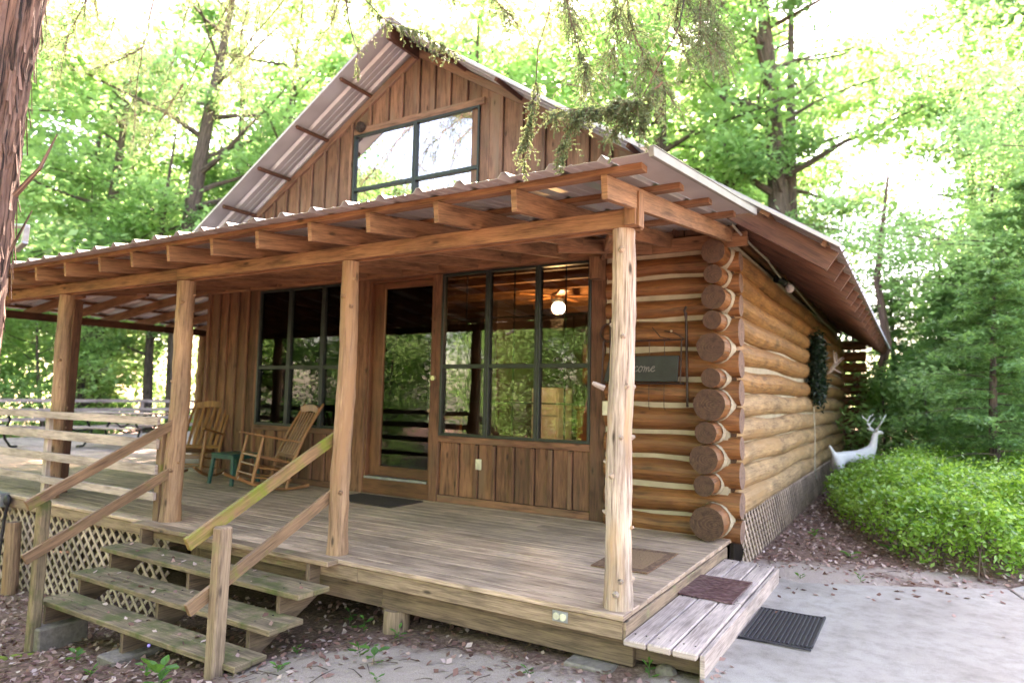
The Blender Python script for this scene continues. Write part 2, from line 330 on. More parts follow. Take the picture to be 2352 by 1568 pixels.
def leaves(P, size, up=.5, asp=.55, fold=.0, dirs=None):
    """numpy quads, one rhombic leaf per point"""
    N = len(P); nrm = rng.normal(size=(N, 3)); nrm[:, 2] = np.abs(nrm[:, 2])+up*1.5; nrm /= np.linalg.norm(nrm, axis=1)[:, None]
    t = rng.normal(size=(N, 3)) if dirs is None else dirs+rng.normal(size=(N, 3))*.25
    t -= nrm*np.sum(t*nrm, 1)[:, None]; t /= np.linalg.norm(t, axis=1)[:, None]+1e-9; b_ = np.cross(nrm, t)
    sz = (size*rng.uniform(.6, 1.3, N))[:, None]
    V_ = np.stack([P-t*sz*.5, P+b_*sz*asp*.5+t*sz*.05, P+t*sz*.5, P-b_*sz*asp*.5+t*sz*.05], 1).reshape(-1, 3)
    return V_, np.arange(N*4).reshape(N, 4)
XS = [-80, -25, -10, -7.5, -6, -4.9, -2.55, -1.9, -.5, .5, 3, 20, 80]; ZS = [-4, -2.2, -1.3, -1.09, -.98, -.93, -.62, -.49, -.37, -.31, -.29, 0.2, 2]
def gz(x, y):
    x = np.asarray(x, float); y = np.asarray(y, float)
    z = np.interp(x, XS, ZS) + .008*np.clip(y, 0, 30)
    z = z - .03*np.clip(-1.2-y, 0, 3)*(x < 0)
    far = np.clip((np.hypot(x, y-4)-16)/30, 0, 1)
    return z + far*.8*np.sin(x*.11+1)*np.cos(y*.09)
def G(x, y): return float(gz(x, y))
C = (lambda d: Vector(d))

# ------------------------------------------------------------------ ground and path
def axis(segs):
    out = []
    for a, b_, st in segs: out += list(np.arange(a, b_, st))
    return np.array(out+[segs[-1][1]])
gx = axis([(-80, -22, 4), (-22, -10, .5), (-10, 4, .07), (4, 14, .4), (14, 80, 4)])
gy = axis([(-60, -6, 3), (-6, -4.4, .2), (-4.4, .6, .06), (.6, 10, .16), (10, 26, .8), (26, 90, 4)])
X, Y = np.meshgrid(gx, gy); Z = gz(X, Y)
bump = (np.sin(X*5.1+np.sin(Y*3.3)*2)*np.cos(Y*6.3+np.sin(X*2.1)) + .6*np.sin(X*13.7+Y*4.1)*np.sin(Y*15.1-X*7.7))*.009
near = ((X > -30) & (X < 14) & (Y > -6) & (Y < 26)); Z = Z + bump*near
Z = np.where((X > .42) & (Y < 3.4), np.minimum(Z, -.285), Z)
nx, ny = len(gx), len(gy)
V_ = np.stack([X.ravel(), Y.ravel(), Z.ravel()], 1)
i0 = (np.arange(ny-1)[:, None]*nx+np.arange(nx-1)[None]).ravel(); F_ = np.stack([i0, i0+1, i0+nx+1, i0+nx], 1)
ground = part('ground', (V_, F_), 'soil', smooth=True); ground['kind'] = 'structure'
sand = np.zeros(X.shape)
def blob(cx, cy, rx, ry, a): 
    global sand
    sand = np.maximum(sand, a*np.clip(1.25-np.sqrt(((X-cx)/rx)**2+((Y-cy)/ry)**2), 0, 1))
blob(-.9, -.7, 1.6, .65, .95); blob(-.3, -1.3, 1.6, .7, .8); blob(.75, 2.95, .8, .55, .95); blob(.35, -.3, .35, .5, .7); blob(-1.6, -1.9, 1.2, .6, .5); blob(-9, -1.5, 2, .8, .35); blob(1.6, 3.5, .9, .3, .5)
ca = ground.data.attributes.new('sand', 'FLOAT', 'POINT'); ca.data.foreach_set('value', sand.ravel().astype(np.float32))
def sandw(x, y):
    ix = np.clip(np.searchsorted(gx, x), 0, nx-1); iy = np.clip(np.searchsorted(gy, y), 0, ny-1); return sand[iy, ix]
mb = MB(); mb.prism([(.49, -6), (6, -6), (3.8, -3), (2.29, 3.03), (2.21, 3.36), (1.4, 2.88), (.66, 2.5), (.49, 2.56)], -.37, -.25, 'z')
p = part('path', mb, 'concrete', bevel=.008); p['kind'] = 'structure'
mb = MB(); mb.prism([(2.305, 3.03), (3.815, -3), (6.1, -6), (12, -6), (12, 6.5), (2.7, 4.2), (2.23, 3.39)], -.37, -.252, 'z')
p = part('path', mb, 'concrete', bevel=.008); p['kind'] = 'structure'
# leaf litter
N = 52000
px = rng.uniform(-9.5, 3, N); py = rng.uniform(-3.6, 10, N)
keep = ((py < -.02) & (px < .45) & (rng.random(N) < .9)) | ((px > .12) & (px < 2.2+rng.random(N)*1.5) & (py > 2.6+np.clip(px-.66, 0, 9)*.56) & (py < 10)) | ((px < -.1) & (py > 0) & (py < .9) & (rng.random(N) < .5))
keep &= rng.random(N) > sandw(px, py)*1.05
px, py = px[keep], py[keep]
iz = gz(px, py)+(np.sin(px*5.1+np.sin(py*3.3)*2)*np.cos(py*6.3+np.sin(px*2.1))+.6*np.sin(px*13.7+py*4.1)*np.sin(py*15.1-px*7.7))*.009+rng.uniform(.002, .02, len(px))
ex = rng.uniform(.5, 2.4, 420); ey_ = rng.uniform(-1.5, 3.4, 420); kk_ = (ey_ < 2.45+np.clip(ex-.6, 0, 9)*.55) & (rng.random(420) < np.where((ex < .62) | (ey_ > 1.9+np.clip(ex-.6, 0, 9)*.55), .8, .03))
sx_ = rng.uniform(-5, -2.4, 60); st_ = rng.integers(0, 3, 60); sy_ = np.array([-.28, -.53, -.8])[st_]+rng.uniform(-.12, .12, 60); sz_ = np.array([-.17, -.35, -.52])[st_]
px = np.concatenate([px, ex[kk_], sx_]); py = np.concatenate([py, ey_[kk_], sy_]); iz = np.concatenate([iz, np.full(kk_.sum(), -.244), sz_])
lit = part('leaf_litter', leaves(np.stack([px, py, iz], 1), .056, up=.9, asp=.6), 'leaf_dead'); lit['kind'] = 'stuff'
tag(lit, 'brown dead leaves scattered over the bare soil around the cabin', 'leaf litter')

tw = MB(); rt = random.Random(8)
for k in range(260):
    x, y = (rt.uniform(-6, .4), rt.uniform(-2.6, .1)) if k < 190 else (rt.uniform(.2, 1.6), rt.uniform(3.4, 9)); a = rt.uniform(0, 6.28); L = rt.uniform(.05, .28); z = G(x, y)+.012
    x2, y2 = x+L*math.cos(a), y+L*math.sin(a); tw.tube([(x, y, z), ((x+x2)/2+rt.uniform(-.02, .02), (y+y2)/2, z+.008), (x2, y2, G(x2, y2)+.012)], [.004, .003, .0015], 5)
tw = part('fallen_twigs', tw, 'tree_bark'); tw['kind'] = 'stuff'; tag(tw, 'thin fallen twigs lying among the leaves on the soil', 'twigs')

# ================================================================== the cabin
cabin = thing('log_cabin', 'rustic log cabin with board gable, metal roof and deep covered porch', 'cabin', (-4.1, 6, -.3))
F = 2.82
RX, RZ, SL, SR = -4.09, 6.02, .61, .665          # ridge and roof slopes
def roofz(x): return RZ - (RX-x)*SL if x < RX else RZ - (x-RX)*SR
def wt(x): return (RZ-.04) - (RX-x)*.59 if x < RX else (RZ-.04)-(x-RX)*.62    # underside at the gable wall
# --- siding panels
def boards(mb, x0, x1, z0, ztop, joints, y=F, th=.02):
    xs = [x0]+[j for j in joints if x0+.03 < j < x1-.03]+[x1]
    for a, b_ in zip(xs[:-1], xs[1:]):
        za, zb = (ztop(a), ztop(b_)) if callable(ztop) else (ztop, ztop)
        if max(za, zb) < z0+.02: continue
        dy = rnd.uniform(0, .003)
        ga, gb = (.002 if a == xs[0] else .032), (.002 if b_ == xs[-1] else .032)  # gaps wider than the battens, leaving dark lines that imitate their shadow
        poly = [(a+ga, z0), (b_-gb, z0), (b_-gb, max(zb, z0+.001)), (a+ga, max(za, z0+.001))]
        if callable(ztop) and a+ga < RX < b_-gb: poly = [(a+ga, z0), (b_-gb, z0), (b_-gb, zb), (RX, ztop(RX)), (a+ga, za)]
        mb.prism(poly, y+dy, y+th)
    for j in xs[1:-1]:
        zt = ztop(j) if callable(ztop) else ztop
        if zt-z0 > .05: mb.box(j-.024, j+.024, y-.03, y-.001, z0+.001, zt-.012)
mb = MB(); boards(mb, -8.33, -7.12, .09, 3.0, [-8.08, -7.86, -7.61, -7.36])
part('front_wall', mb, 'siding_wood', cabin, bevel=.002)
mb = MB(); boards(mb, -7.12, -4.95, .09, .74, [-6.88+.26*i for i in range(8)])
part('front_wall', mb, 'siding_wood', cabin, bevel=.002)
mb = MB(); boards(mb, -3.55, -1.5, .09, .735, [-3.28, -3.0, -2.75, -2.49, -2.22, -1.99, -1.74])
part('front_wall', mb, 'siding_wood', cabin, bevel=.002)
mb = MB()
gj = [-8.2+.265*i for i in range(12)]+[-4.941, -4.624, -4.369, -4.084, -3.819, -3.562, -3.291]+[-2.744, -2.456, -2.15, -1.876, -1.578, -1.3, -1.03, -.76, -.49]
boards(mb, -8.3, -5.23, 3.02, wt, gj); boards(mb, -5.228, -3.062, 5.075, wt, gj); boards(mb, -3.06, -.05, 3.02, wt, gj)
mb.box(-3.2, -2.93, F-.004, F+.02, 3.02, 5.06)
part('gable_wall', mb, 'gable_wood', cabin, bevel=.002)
mb = MB()  # trims
mb.box(-5.24, -3.0, F-.028, F-.002, 4.985, 5.075)
mb.beam((RX+.03, F-.02, wt(RX)-.045), (-8.3, F-.02, wt(-8.3)-.045), .04, .1); mb.beam((RX-.02, F-.022, wt(RX)-.045), (-.1, F-.022, wt(-.1)-.045), .04, .1)
part('gable_trim', mb, 'gable_wood', cabin, bevel=.003)
mb = MB()
for a in ((-8.37, -8.3, 0, 3.0), (-7.13, -7.08, 0, 3.0), (-5.03, -4.83, .0, 2.86), (-3.7, -3.575, 0, 2.86), (-1.497, -1.32, 0, 2.92)): mb.box(a[0], a[1], F-.032, F+.03, a[2], a[3])
mb.box(-7.078, -5.032, F-.03, F+.03, .74, .812); mb.box(-3.572, -1.5, F-.03, F+.03, .735, .812); mb.box(-7.075, -1.5, F-.028, F+.03, 2.862, 3.02)
mb.box(-3.57, -1.5, F-.026, F-.002, .002, .085); mb.box(-7.078, -5.03, F-.026, F-.002, .002, .085); mb.box(-8.3, -7.13, F-.026, F-.002, .002, .085)
part('wall_trim', mb, 'siding_wood', cabin, bevel=.003)
for a in ((-8.32, -7.1, .01, 3.0), (-7.1, -4.96, .01, .78), (-3.56, -1.48, .01, .78)):
    m = MB(); m.box(a[0], a[1], F+.0235, F+.045, a[2], a[3]); part('dark_backing', m, 'dark_room', cabin)  # dark sheet added behind the gaps, its colour standing in for shade
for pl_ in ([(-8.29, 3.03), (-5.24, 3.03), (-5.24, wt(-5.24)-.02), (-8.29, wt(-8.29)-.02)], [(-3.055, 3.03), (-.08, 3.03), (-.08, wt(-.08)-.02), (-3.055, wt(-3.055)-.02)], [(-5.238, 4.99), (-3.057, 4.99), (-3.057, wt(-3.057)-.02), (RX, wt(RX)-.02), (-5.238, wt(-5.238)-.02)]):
    m = MB(); m.prism(pl_, F+.0235, F+.045); part('dark_backing', m, 'dark_room', cabin)  # same added dark sheet for the gable, shade put into its colour
# --- interior shell
mb = MB(); mb.box(-8.2, -.25, F+.05, 9.0, .1, .2); part('room_floor', mb, 'room_wood', cabin)
mb = MB(); mb.box(-8.2, -.25, F+.15, 9.0, 3.22, 3.26)
for i in range(9): mb.box(-8.1, -.3, F+.5+i*.7, F+.58+i*.7, 3.05, 3.215)
part('room_ceiling', mb, 'room_wood', cabin)
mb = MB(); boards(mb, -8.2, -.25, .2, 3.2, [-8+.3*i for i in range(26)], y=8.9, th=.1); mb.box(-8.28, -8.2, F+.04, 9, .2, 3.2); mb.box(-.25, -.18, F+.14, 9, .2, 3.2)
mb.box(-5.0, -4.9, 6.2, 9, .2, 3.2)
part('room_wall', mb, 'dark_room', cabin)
# --- windows
def window(x0, x1, z0, z1, zm, mulls, mat='glass', munt=True, fw=.035):
    for a, b_ in mulls:
        wm = MB(); y0, y1 = F-.035, F+.04
        wm.box(a+.002, a+fw, y0, y1, z0, z1); wm.box(b_-fw, b_-.002, y0, y1, z0, z1); wm.box(a+fw, b_-fw, y0, y1, z0, z0+.035); wm.box(a+fw, b_-fw, y0, y1, z1-.03, z1)
        wm.box(a+fw, b_-fw, y0+.008, y1, zm-.025, zm+.025)
        wf = part('window', wm, 'window_metal', cabin, bevel=.003)
        g = MB(); g.box(a+fw, b_-fw, F+.012, F+.018, z0+.035, zm-.025); g.box(a+fw, b_-fw, F+.002, F+.008, zm+.025, z1-.03); part('pane', g, mat, wf)
        if munt:
            q = MB(); xm = (a+b_)/2
            q.box(xm-.009, xm+.009, F+.02, F+.03, z0+.035, zm-.025); q.box(xm-.009, xm+.009, F+.02, F+.03, zm+.025, z1-.03)
            for zc in (z0+(zm-z0)*.5, zm+(z1-zm)*.5): q.box(a+fw, b_-fw, F+.031, F+.037, zc-.009, zc+.009)
            part('muntin', q, 'window_metal', wf)
window(0, 0, .815, 2.858, 1.678, [(-7.08, -6.385), (-6.385, -5.69), (-5.69, -5.035)])
window(0, 0, .815, 2.858, 1.678, [(-3.572, -2.875), (-2.875, -2.18), (-2.18, -1.502)])
window(0, 0, 3.35, 4.982, 4.185, [(-5.228, -4.11), (-4.11, -3.063)], mat='gable_glass', munt=False, fw=.03)
# --- door
dm = MB(); dm.box(-4.83, -4.79, F-.01, F+.12, .2, 2.86); dm.box(-3.74, -3.7, F-.01, F+.12, .2, 2.86); dm.box(-4.79, -3.74, F-.01, F+.12, 2.82, 2.86); dm.box(-4.83, -3.7, F-.02, F+.02, .002, .195)
dfr = part('door_frame', dm, 'door_wood', cabin, bevel=.003)
dm = MB(); dm.box(-4.785, -4.6, F+.05, F+.1, .235, 2.815); dm.box(-3.77, -3.742, F+.05, F+.1, .235, 2.815); dm.box(-4.6, -3.77, F+.05, F+.1, 2.74, 2.815); dm.box(-4.6, -3.77, F+.05, F+.1, .235, .36)
door = part('door', dm, 'door_wood', cabin, bevel=.003)
dm = MB(); dm.box(-4.6, -3.77, F+.072, F+.078, .36, 2.74); part('pane', dm, 'glass', door)
dm = MB(); dm.box(-4.79, -3.74, F-.03, F+.1, .198, .226); part('threshold', dm, 'grey_metal', cabin)
dm = MB(); dm.tube([(-3.66, F-.034, 1.53), (-3.66, F-.065, 1.53)], .032, 14); part('door_lock', dm, 'brass', cabin)
dm = MB(); dm.sphere((-3.757, F+.02, 1.12), .03); part('door_handle', dm, 'brass', door)
# --- logs
def logpts(p0, p1, n, amp, seed):
    rr = random.Random(seed); p0, p1 = Vector(p0), Vector(p1); a, b_ = rr.random()*6, rr.random()*6
    return [p0.lerp(p1, i/n)+Vector((amp*math.sin(a+i*1.1)*.5, 0, amp*math.sin(b_+i*.8))) if abs((p1-p0).y) > 1 else p0.lerp(p1, i/n)+Vector((0, amp*.5*math.sin(a+i), amp*math.sin(b_+i*.9))) for i in range(n+1)]
sw = MB(); sw.box(-.12, -.012, 2.75, 14.2, .16, 2.95)
side = part('side_wall', sw, 'chinking', cabin)
ends = [(-.076, 2.755, .116), (-.077, 2.533, .09), (-.073, 2.311, .116), (-.086, 2.088, .09), (-.1, 1.828, .137), (-.101, 1.535, .093), (-.118, 1.281, .152), (-.15, 1.015, .104), (-.17, .763, .135), (-.165, .517, .1), (-.14, .17, .16)]
for i, (x, z, r) in enumerate(ends):
    m = MB(); n = 26
    # short butt end, shaped and chinked, then the run of the wall
    zz = z if i < 10 else .29
    q = MB(); q.tube([(x, 2.45, z), (x+.003, 2.58, z+.002), (x, 2.72, z), (x+.01, 2.95, (z+zz)/2)], [r, r*1.02, r*1.01, r*.97], 22, wob=.03, capmi=1, seed=i+90)
    part('log_end', q, ['log_wood', 'end_grain'], side)
    pts = [Vector((-.045, 2.8, zz))]; rad = [.11]
    rr_ = .128 if i < 10 else .15
    tail = logpts((-.045, 2.95, zz), (-.045, 14.28, zz), n, .012, i*3+1)
    pts += tail; rad += [rr_*(1+.05*math.sin(i*2+k*.7)) for k in range(len(tail))]
    m.tube(pts, rad, 18, wob=.02, capmi=1, seed=i)
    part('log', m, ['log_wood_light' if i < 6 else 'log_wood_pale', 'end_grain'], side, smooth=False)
    m = MB(); m.tube([(x+.006, 2.675, z), (x+.008, 2.7, z), (x+.01, 2.78, z)], [r+.002, r+.008, r+.018], 22, cap=False, wob=.03)
    part('chinking_collar', m, 'chinking', side)
fw_ = MB(); fw_.box(-1.31, .0, 2.78, 2.9, .0, 2.9)
flw = part('front_log_wall', fw_, 'chinking', cabin)
fz = [(2.71, .1), (2.49, .095), (2.265, .1), (2.0, .135), (1.685, .13), (1.402, .115), (1.13, .12), (.862, .11), (.595, .12), (.31, .12), (.06, .11)]
for i, (z, r) in enumerate(fz):
    m = MB(); pts = logpts((-1.3, 2.83, z), (.1, 2.83, z), 8, .006, i*5); pts[-1] = Vector((.105, 2.83, z))
    m.tube(pts, [r*1.06*(1+.035*math.sin(i*2+k*1.3)) for k in range(9)], 20, wob=.012, capmi=1, seed=50+i)
    part('log', m, ['log_wood', 'pale_end_grain'], flw)
# far wing log ends at the back corner
m = MB(); m.box(-.2, .02, 14.2, 14.35, 0, 2.9)
for k in range(10): m.tube([(-1, 14.3, .3+.27*k), (.55, 14.3, .3+.27*k)], .12, 12, capmi=0)
part('back_wall', m, 'log_wood', cabin)
m = MB(); m.prism([(-8.3, 0), (-.05, 0), (-.05, wt(-.05)), (RX, wt(RX)), (-8.3, wt(-8.3))], 14.2, 14.26); m.box(-8.36, -8.25, 2.86, 14.2, 0, 3.2)
part('back_wall', m, 'siding_wood', cabin)
m = MB(); m.box(-8.2, -.2, F+.03, 14.1, 3.28, 3.34); part('attic_floor', m, 'dark_room', cabin)
# --- corrugated sheet
def sheet(name, o, du, dv, nu, L, rib0, pitch, mat='roof_metal', h=.032, parent=cabin, nrm=None, solid=.0025, Lf=None):
    """profile runs along du for width nu, ribs run along dv for length L"""
    o, du, dv = Vector(o), Vector(du).normalized(), Vector(dv).normalized(); nn = Vector(nrm) if nrm else du.cross(dv)
    prof = []; t = rib0
    ev = [(0, 0)]
    while t-.045 < nu:
        for a, z in ((-.045, 0), (-.015, h), (.015, h), (.045, 0), (.11, 0), (.118, .005), (.128, .005), (.136, 0), (.2, 0), (.208, .005), (.218, .005), (.226, 0)):
            if .001 < t+a < nu-.001: ev.append((t+a, z))
        t += pitch
    ev.append((nu, 0)); m = MB()
    ev.sort()
    k = 0; segs = 5
    for i, (a, z) in enumerate(ev):
        for j in range(segs+1): m.v.append(tuple(o+du*a+dv*(L*j/segs)+nn*z))
    for i in range(len(ev)-1):
        for j in range(segs):
            q = i*(segs+1)+j; m.f.append((q, q+segs+1, q+segs+2, q+1)); m.mi.append(0); m.uv += [(0, 0)]*4
    ob = part(name, m, mat, parent); sm = ob.modifiers.new('thick', 'SOLIDIFY'); sm.thickness = solid; return ob
# porch roof: slopes up towards the house
PS = .127; PZ = 2.652
def pz(y): return PZ + PS*(y+.6)
x_r = .38
Ls = math.hypot(3.42, 3.42*PS)
sheet('porch_roof', (-8.36, -.6, PZ), (1, 0, 0), (0, 1, PS), 8.48, Ls, (-.226+8.36) % .333, .333, nrm=(0, -PS*.99, .99))
for k in range(10):    # hipped corner: strips shorten towards the left corner on both slopes
    xa = -8.36-.3441*(k+1); L_h = 3.441-.3441*k
    sheet('porch_roof', (xa, -.6, PZ), (1, 0, 0), (0, 1, PS), .343, L_h-.17, .17, 5, nrm=(0, -PS*.99, .99))
    sheet('porch_roof', (-11.8, 2.84-.3441*(k+1), PZ), (0, 1, 0), (1, 0, PS), .343, L_h-.17, .17, 5, nrm=(-PS*.99, 0, .99))
m = MB(); m.beam((-11.75, -.55, PZ-.08), (-8.4, 2.8, PZ-.08+3.35*PS), .04, .14); part('hip_rafter', m, 'timber', cabin)
sheet('porch_roof', (.125, -.6, PZ), (1, 0, 0), (0, 1, PS), x_r-.125, 2.72, 5, .333, nrm=(0, -PS*.99, .99))
m = MB(); m.beam((x_r+.004, -.61, pz(-.6)-.002), (x_r+.004, 2.12, pz(2.12)-.002), .03, .055); m.beam((x_r-.02, -.61, pz(-.6)+.028), (x_r-.02, 2.12, pz(2.12)+.028), .09, .006); part('porch_trim', m, 'trim_metal', cabin, bevel=.002)
for i, y in enumerate((-.37, .35, 1.08, 1.88)):
    zc = pz(y)-.026; m = MB(); m.box(-11.2-.0+(y+.6)*.98-.4, .26, y-.045, y+.045, zc-.021, zc+.019); part('purlin', m, 'timber', cabin, bevel=.002)
for i in range(20):
    x = .04-.61*i; m = MB(); y0 = -.45+rnd.uniform(-.02, .02); y1 = 2.74 if x > -8.4 else 2.74+(x+8.4)*1.02
    if y1 < y0+.3: continue
    m.beam((x, y0, 2.55+PS*(y0+.45)), (x, y1, 2.55+PS*(y1+.45)), .04, .142); part('rafter', m, 'timber', cabin, bevel=.002)
bm = MB(); bm.box(-11.06, -4.9, .05, .09, 2.432, 2.548); bm.box(-4.897, .055, .05, .09, 2.434, 2.55); bm.box(-11.06, .05, .14, .18, 2.432, 2.548)
part('porch_beam', bm, 'timber', cabin, bevel=.003)
bm = MB(); bm.box(.058, .075, .045, .135, 2.43, 2.66); bm.box(-.02, .056, .02, .048, 2.44, 2.56); part('beam_cleat', bm, 'timber', cabin, bevel=.002)
bm = MB(); bm.box(-1.3, .2, 2.66, 2.7, 2.83, 2.97); bm.box(-8.3, -1.3, 2.74, 2.78, 2.87, 3.03); bm.beam((-1.33, 2.7, 2.86), (-.6, 1.2, 2.72), .04, .09); bm.beam((-.75, 2.6, 2.88), (-1.32, 1.6, 2.76), .04, .14)
bm.box(-1.42, -1.3, 2.55, 2.72, 2.6, 2.84)
part('ledger_board', bm, 'timber', cabin, bevel=.003)
# left side porch roof: slopes down away from the house
sheet('porch_roof', (-11.8, 2.845, PZ), (0, 1, 0), (1, 0, PS), 7.0, 3.44, .2, .333, nrm=(-PS*.99, 0, .99))
for i in range(15):
    y = .25+.64*i; x1 = -8.38 if y > 2.75 else -8.42-(2.8-y)*1.0
    m = MB(); m.beam((-11.62, y, 2.552), (x1, y, 2.552+PS*(x1+11.62)), .04, .14); part('rafter', m, 'timber', cabin)
for x in (-11.5, -10.7, -9.9, -9.1):
    zc = PZ+PS*(x+11.8)-.026; m = MB(); m.box(x-.045, x+.045, -.4+(x+11.6), 9.8, zc-.02, zc+.018); part('purlin', m, 'timber', cabin)
m = MB(); m.box(-11.07, -11.03, -.1, 9.6, 2.42, 2.545); part('porch_beam', m, 'red_timber', cabin)
# --- main roof
Lr = math.hypot(RX-(-8.95), (RX+8.95)*SL); E_R = 1.06
sheet('roof', (RX+.01, 2.16, RZ+.03), (0, 1, 0), (-1, 0, -SL), 12.3, Lr, .25, .305, nrm=(-.52, 0, .85))
sheet('roof', (RX-.01, 2.16, RZ+.03), (0, 1, 0), (1, 0, -SR), 12.3, math.hypot(E_R-RX, (E_R-RX)*SR), .25, .305, nrm=(.55, 0, .83))
def rp(x, dz=0): return roofz(x)+.03+dz
m = MB()
m.beam((RX+.02, 2.15, rp(RX, .01)), (-8.95, 2.15, rp(-8.95, .01)), .008, .025); m.beam((RX-.02, 2.15, rp(RX, .008)), (E_R, 2.15, rp(E_R, .008)), .008, .028)
m.beam((RX, 2.2, rp(RX, .03)), (-8.95, 2.2, rp(-8.95, .03)), .1, .006); m.beam((RX, 2.2, rp(RX, .03)), (E_R, 2.2, rp(E_R, .03)), .1, .006)
m.beam((RX, 2.14, RZ+.075), (RX, 14.46, RZ+.075), .14, .02)
part('roof_trim', m, 'roof_metal', cabin, bevel=.002)
def lookout(x, y0=2.22, y1=2.86, h=.09):
    m = MB(); s = SL if x < RX else -SR; up = Vector((-s, 0, 1)).normalized(); z = roofz(x)+.03-.012-h/2
    m.beam((x, y0, z), (x, y1, z), .04, h, up=up); part('lookout', m, 'red_timber', cabin, bevel=.003)
for x in (-4.93, -5.75, -6.52, -7.28, -8.05, -3.3, -2.45, -1.66, -.85, -.1): lookout(x, y0=2.2, h=.05)
m = MB(); m.box(RX-.02, RX+.02, 2.2, 14.4, RZ-.19, RZ-.02); m.box(RX-.05, RX-.021, 2.2, 14.4, RZ-.17, RZ-.03); part('ridge_beam', m, 'red_timber', cabin)
for i in range(20):
    y = 2.3+.61*i
    m = MB(); x0, x1 = -.3, .985; up = Vector((SR, 0, 1)).normalized()
    m.beam((x0, y, roofz(x0)-.115), (x1, y, roofz(x1)-.115), .04, .175, up=up)
    part('rafter', m, 'red_timber', cabin, bevel=.002)
m = MB(); zb = roofz(.93)
m.beam((.93, 2.2, zb+.005), (.93, 14.4, zb+.005), .035, .06, up=(SR, 0, 1)); m.beam((.45, 2.2, roofz(.45)), (.45, 14.4, roofz(.45)), .09, .035, up=(SR, 0, 1)); m.beam((0, 2.2, roofz(0)), (0, 14.4, roofz(0)), .09, .035, up=(SR, 0, 1))
part('purlin', m, 'timber', cabin)
m = MB(); m.beam((.02, 2.85, 3.08), (.02, 14.2, 3.08), .05, .2); m.beam((-.1, 2.85, 3.22), (-.1, 14.2, 3.22), .05, .3)
part('wall_plate', m, 'log_wood', cabin)
# --- porch deck
m = MB(); y = -.012
for i in range(19):
    x0 = -18.3 if i < 20 else -11
    js = sorted([-18.3, 0.012]+[rnd.uniform(-17, -1.5) for _ in range(3)])
    for a, b_ in zip(js[:-1], js[1:]): m.box(a+.001, b_-.001, y, y+.137, -.036, rnd.uniform(-.002, .001))
    y += .1435
m.box(-18.3, .012, y, y+.06, -.036, 0)
part('deck_floor', m, 'deck_wood', cabin, bevel=.004)
m = MB(); y = 2.86
while y < 12: m.box(-18.3, -8.4, y, y+.137, -.036, rnd.uniform(-.002, .001)); y += .1435
part('deck_floor', m, 'pale_wood', cabin, bevel=.004)
m = MB(); m.box(-18.3, -2.2, .0, .038, -.15, -.04); m.box(-2.197, .0, .0, .038, -.15, -.04); part('rim_board', m, 'pale_wood' if 0 else 'rim_wood', cabin, bevel=.004)
m = MB(); m.box(.002, .022, .0, 2.56, -.15, -.04); part('rim_board', m, 'rim_wood', cabin, bevel=.004)
m = MB(); m.box(-2.0, .04, .075, .12, -.325, -.155); m.box(-4.3, -2.003, .08, .12, -.325, -.155); m.box(0, .036, .1, 2.5, -.32, -.155); part('deck_beam', m, 'beam_wood', cabin, bevel=.004)
m = MB()
for k in range(12): m.box(-.6-1.5*k, -.56-1.5*k, .12, 2.7, -.3, -.04)
m.box(-8.3, -.2, 2.8, 3.0, -1.2, 0.0)
part('deck_joist', m, 'rim_wood', cabin)
def pile(x, y, r, z1, z0=None):
    m = MB(); g = G(x, y)-.15 if z0 is None else z0; m.tube([(x, y, g), (x, y, z1)], [r*1.05, r], 14, wob=.03); part('deck_pile', m, 'rim_wood', cabin)
pile(-1.9, .13, .1, -.326); pile(-4.6, .3, .09, -.17); pile(-.3, 2.2, .1, -.32); pile(-9, .3, .09, -.17); pile(-13, .3, .09, -.17)
# lattice skirts
def lattice(p0, p1, zt, zb0, zb1, parent=cabin, sp=.118, wd=.034):
    """diagonal strips in a vertical plane from p0 to p1, under zt, above the line zb0..zb1"""
    m = MB(); p0, p1 = Vector((*p0, 0)), Vector((*p1, 0)); d = p1-p0; L = d.length; d.normalize(); nn = Vector((d.y, -d.x, 0))
    H = zt-min(zb0, zb1)
    for sgn in (1, -1):
        t = -H-.1
        while t < L+H:
            # strip: s = t + k, z = zt - k (sgn 1) or from the right
            ss = []
            for k in (0, H): ss.append((t+k, zt-k) if sgn == 1 else (t+H-k, zt-k))
            (s0, z0), (s1, z1) = ss
            # clip in s
            def at(s): f = (s-s0)/(s1-s0); return (s, z0+(z1-z0)*f)
            a, b_ = (s0, z0), (s1, z1)
            lo, hi = 0, L
            if s1 > s0:
                if b_[0] <= lo or a[0] >= hi: t += sp*1.35; continue
                if a[0] < lo: a = at(lo)
                if b_[0] > hi: b_ = at(hi)
            else:
                if a[0] <= lo or b_[0] >= hi: t += sp*1.35; continue
                if a[0] > hi: a = at(hi)
                if b_[0] < lo: b_ = at(lo)
            # clip to ground
            zg = zb0+(zb1-zb0)*max(0, min(1, b_[0]/L))
            if b_[1] < zg and a[1] > zg: f = (zg-a[1])/(b_[1]-a[1]); b_ = (a[0]+(b_[0]-a[0])*f, zg)
            if a[1]-b_[1] > .03:
                off = nn*(.006 if sgn == 1 else -.006)
                P0 = p0+d*a[0]+off; P1 = p0+d*b_[0]+off
                m.beam((P0.x, P0.y, a[1]), (P1.x, P1.y, b_[1]), .009, wd, up=nn.cross(Vector((P1-P0)+Vector((0, 0, b_[1]-a[1])))))
            t += sp*1.35
    return part('lattice', m, 'lattice_wood', parent)
lattice((-11.5, .05), (-4.74, .05), -.15, -1.35, -.92); lattice((-18.2, .05), (-11.5, .05), -.15, -1.75, -1.4)
lattice((.085, 2.95), (.085, 14.0), .2, -.3, -.2, sp=.1, wd=.038)
m = MB(); m.box(-.06, -.02, 3.0, 14, -.4, .16); m.box(-11.4, -4.9, 3.2, 3.3, -1.5, -.1); part('foundation', m, 'dark_room', cabin)
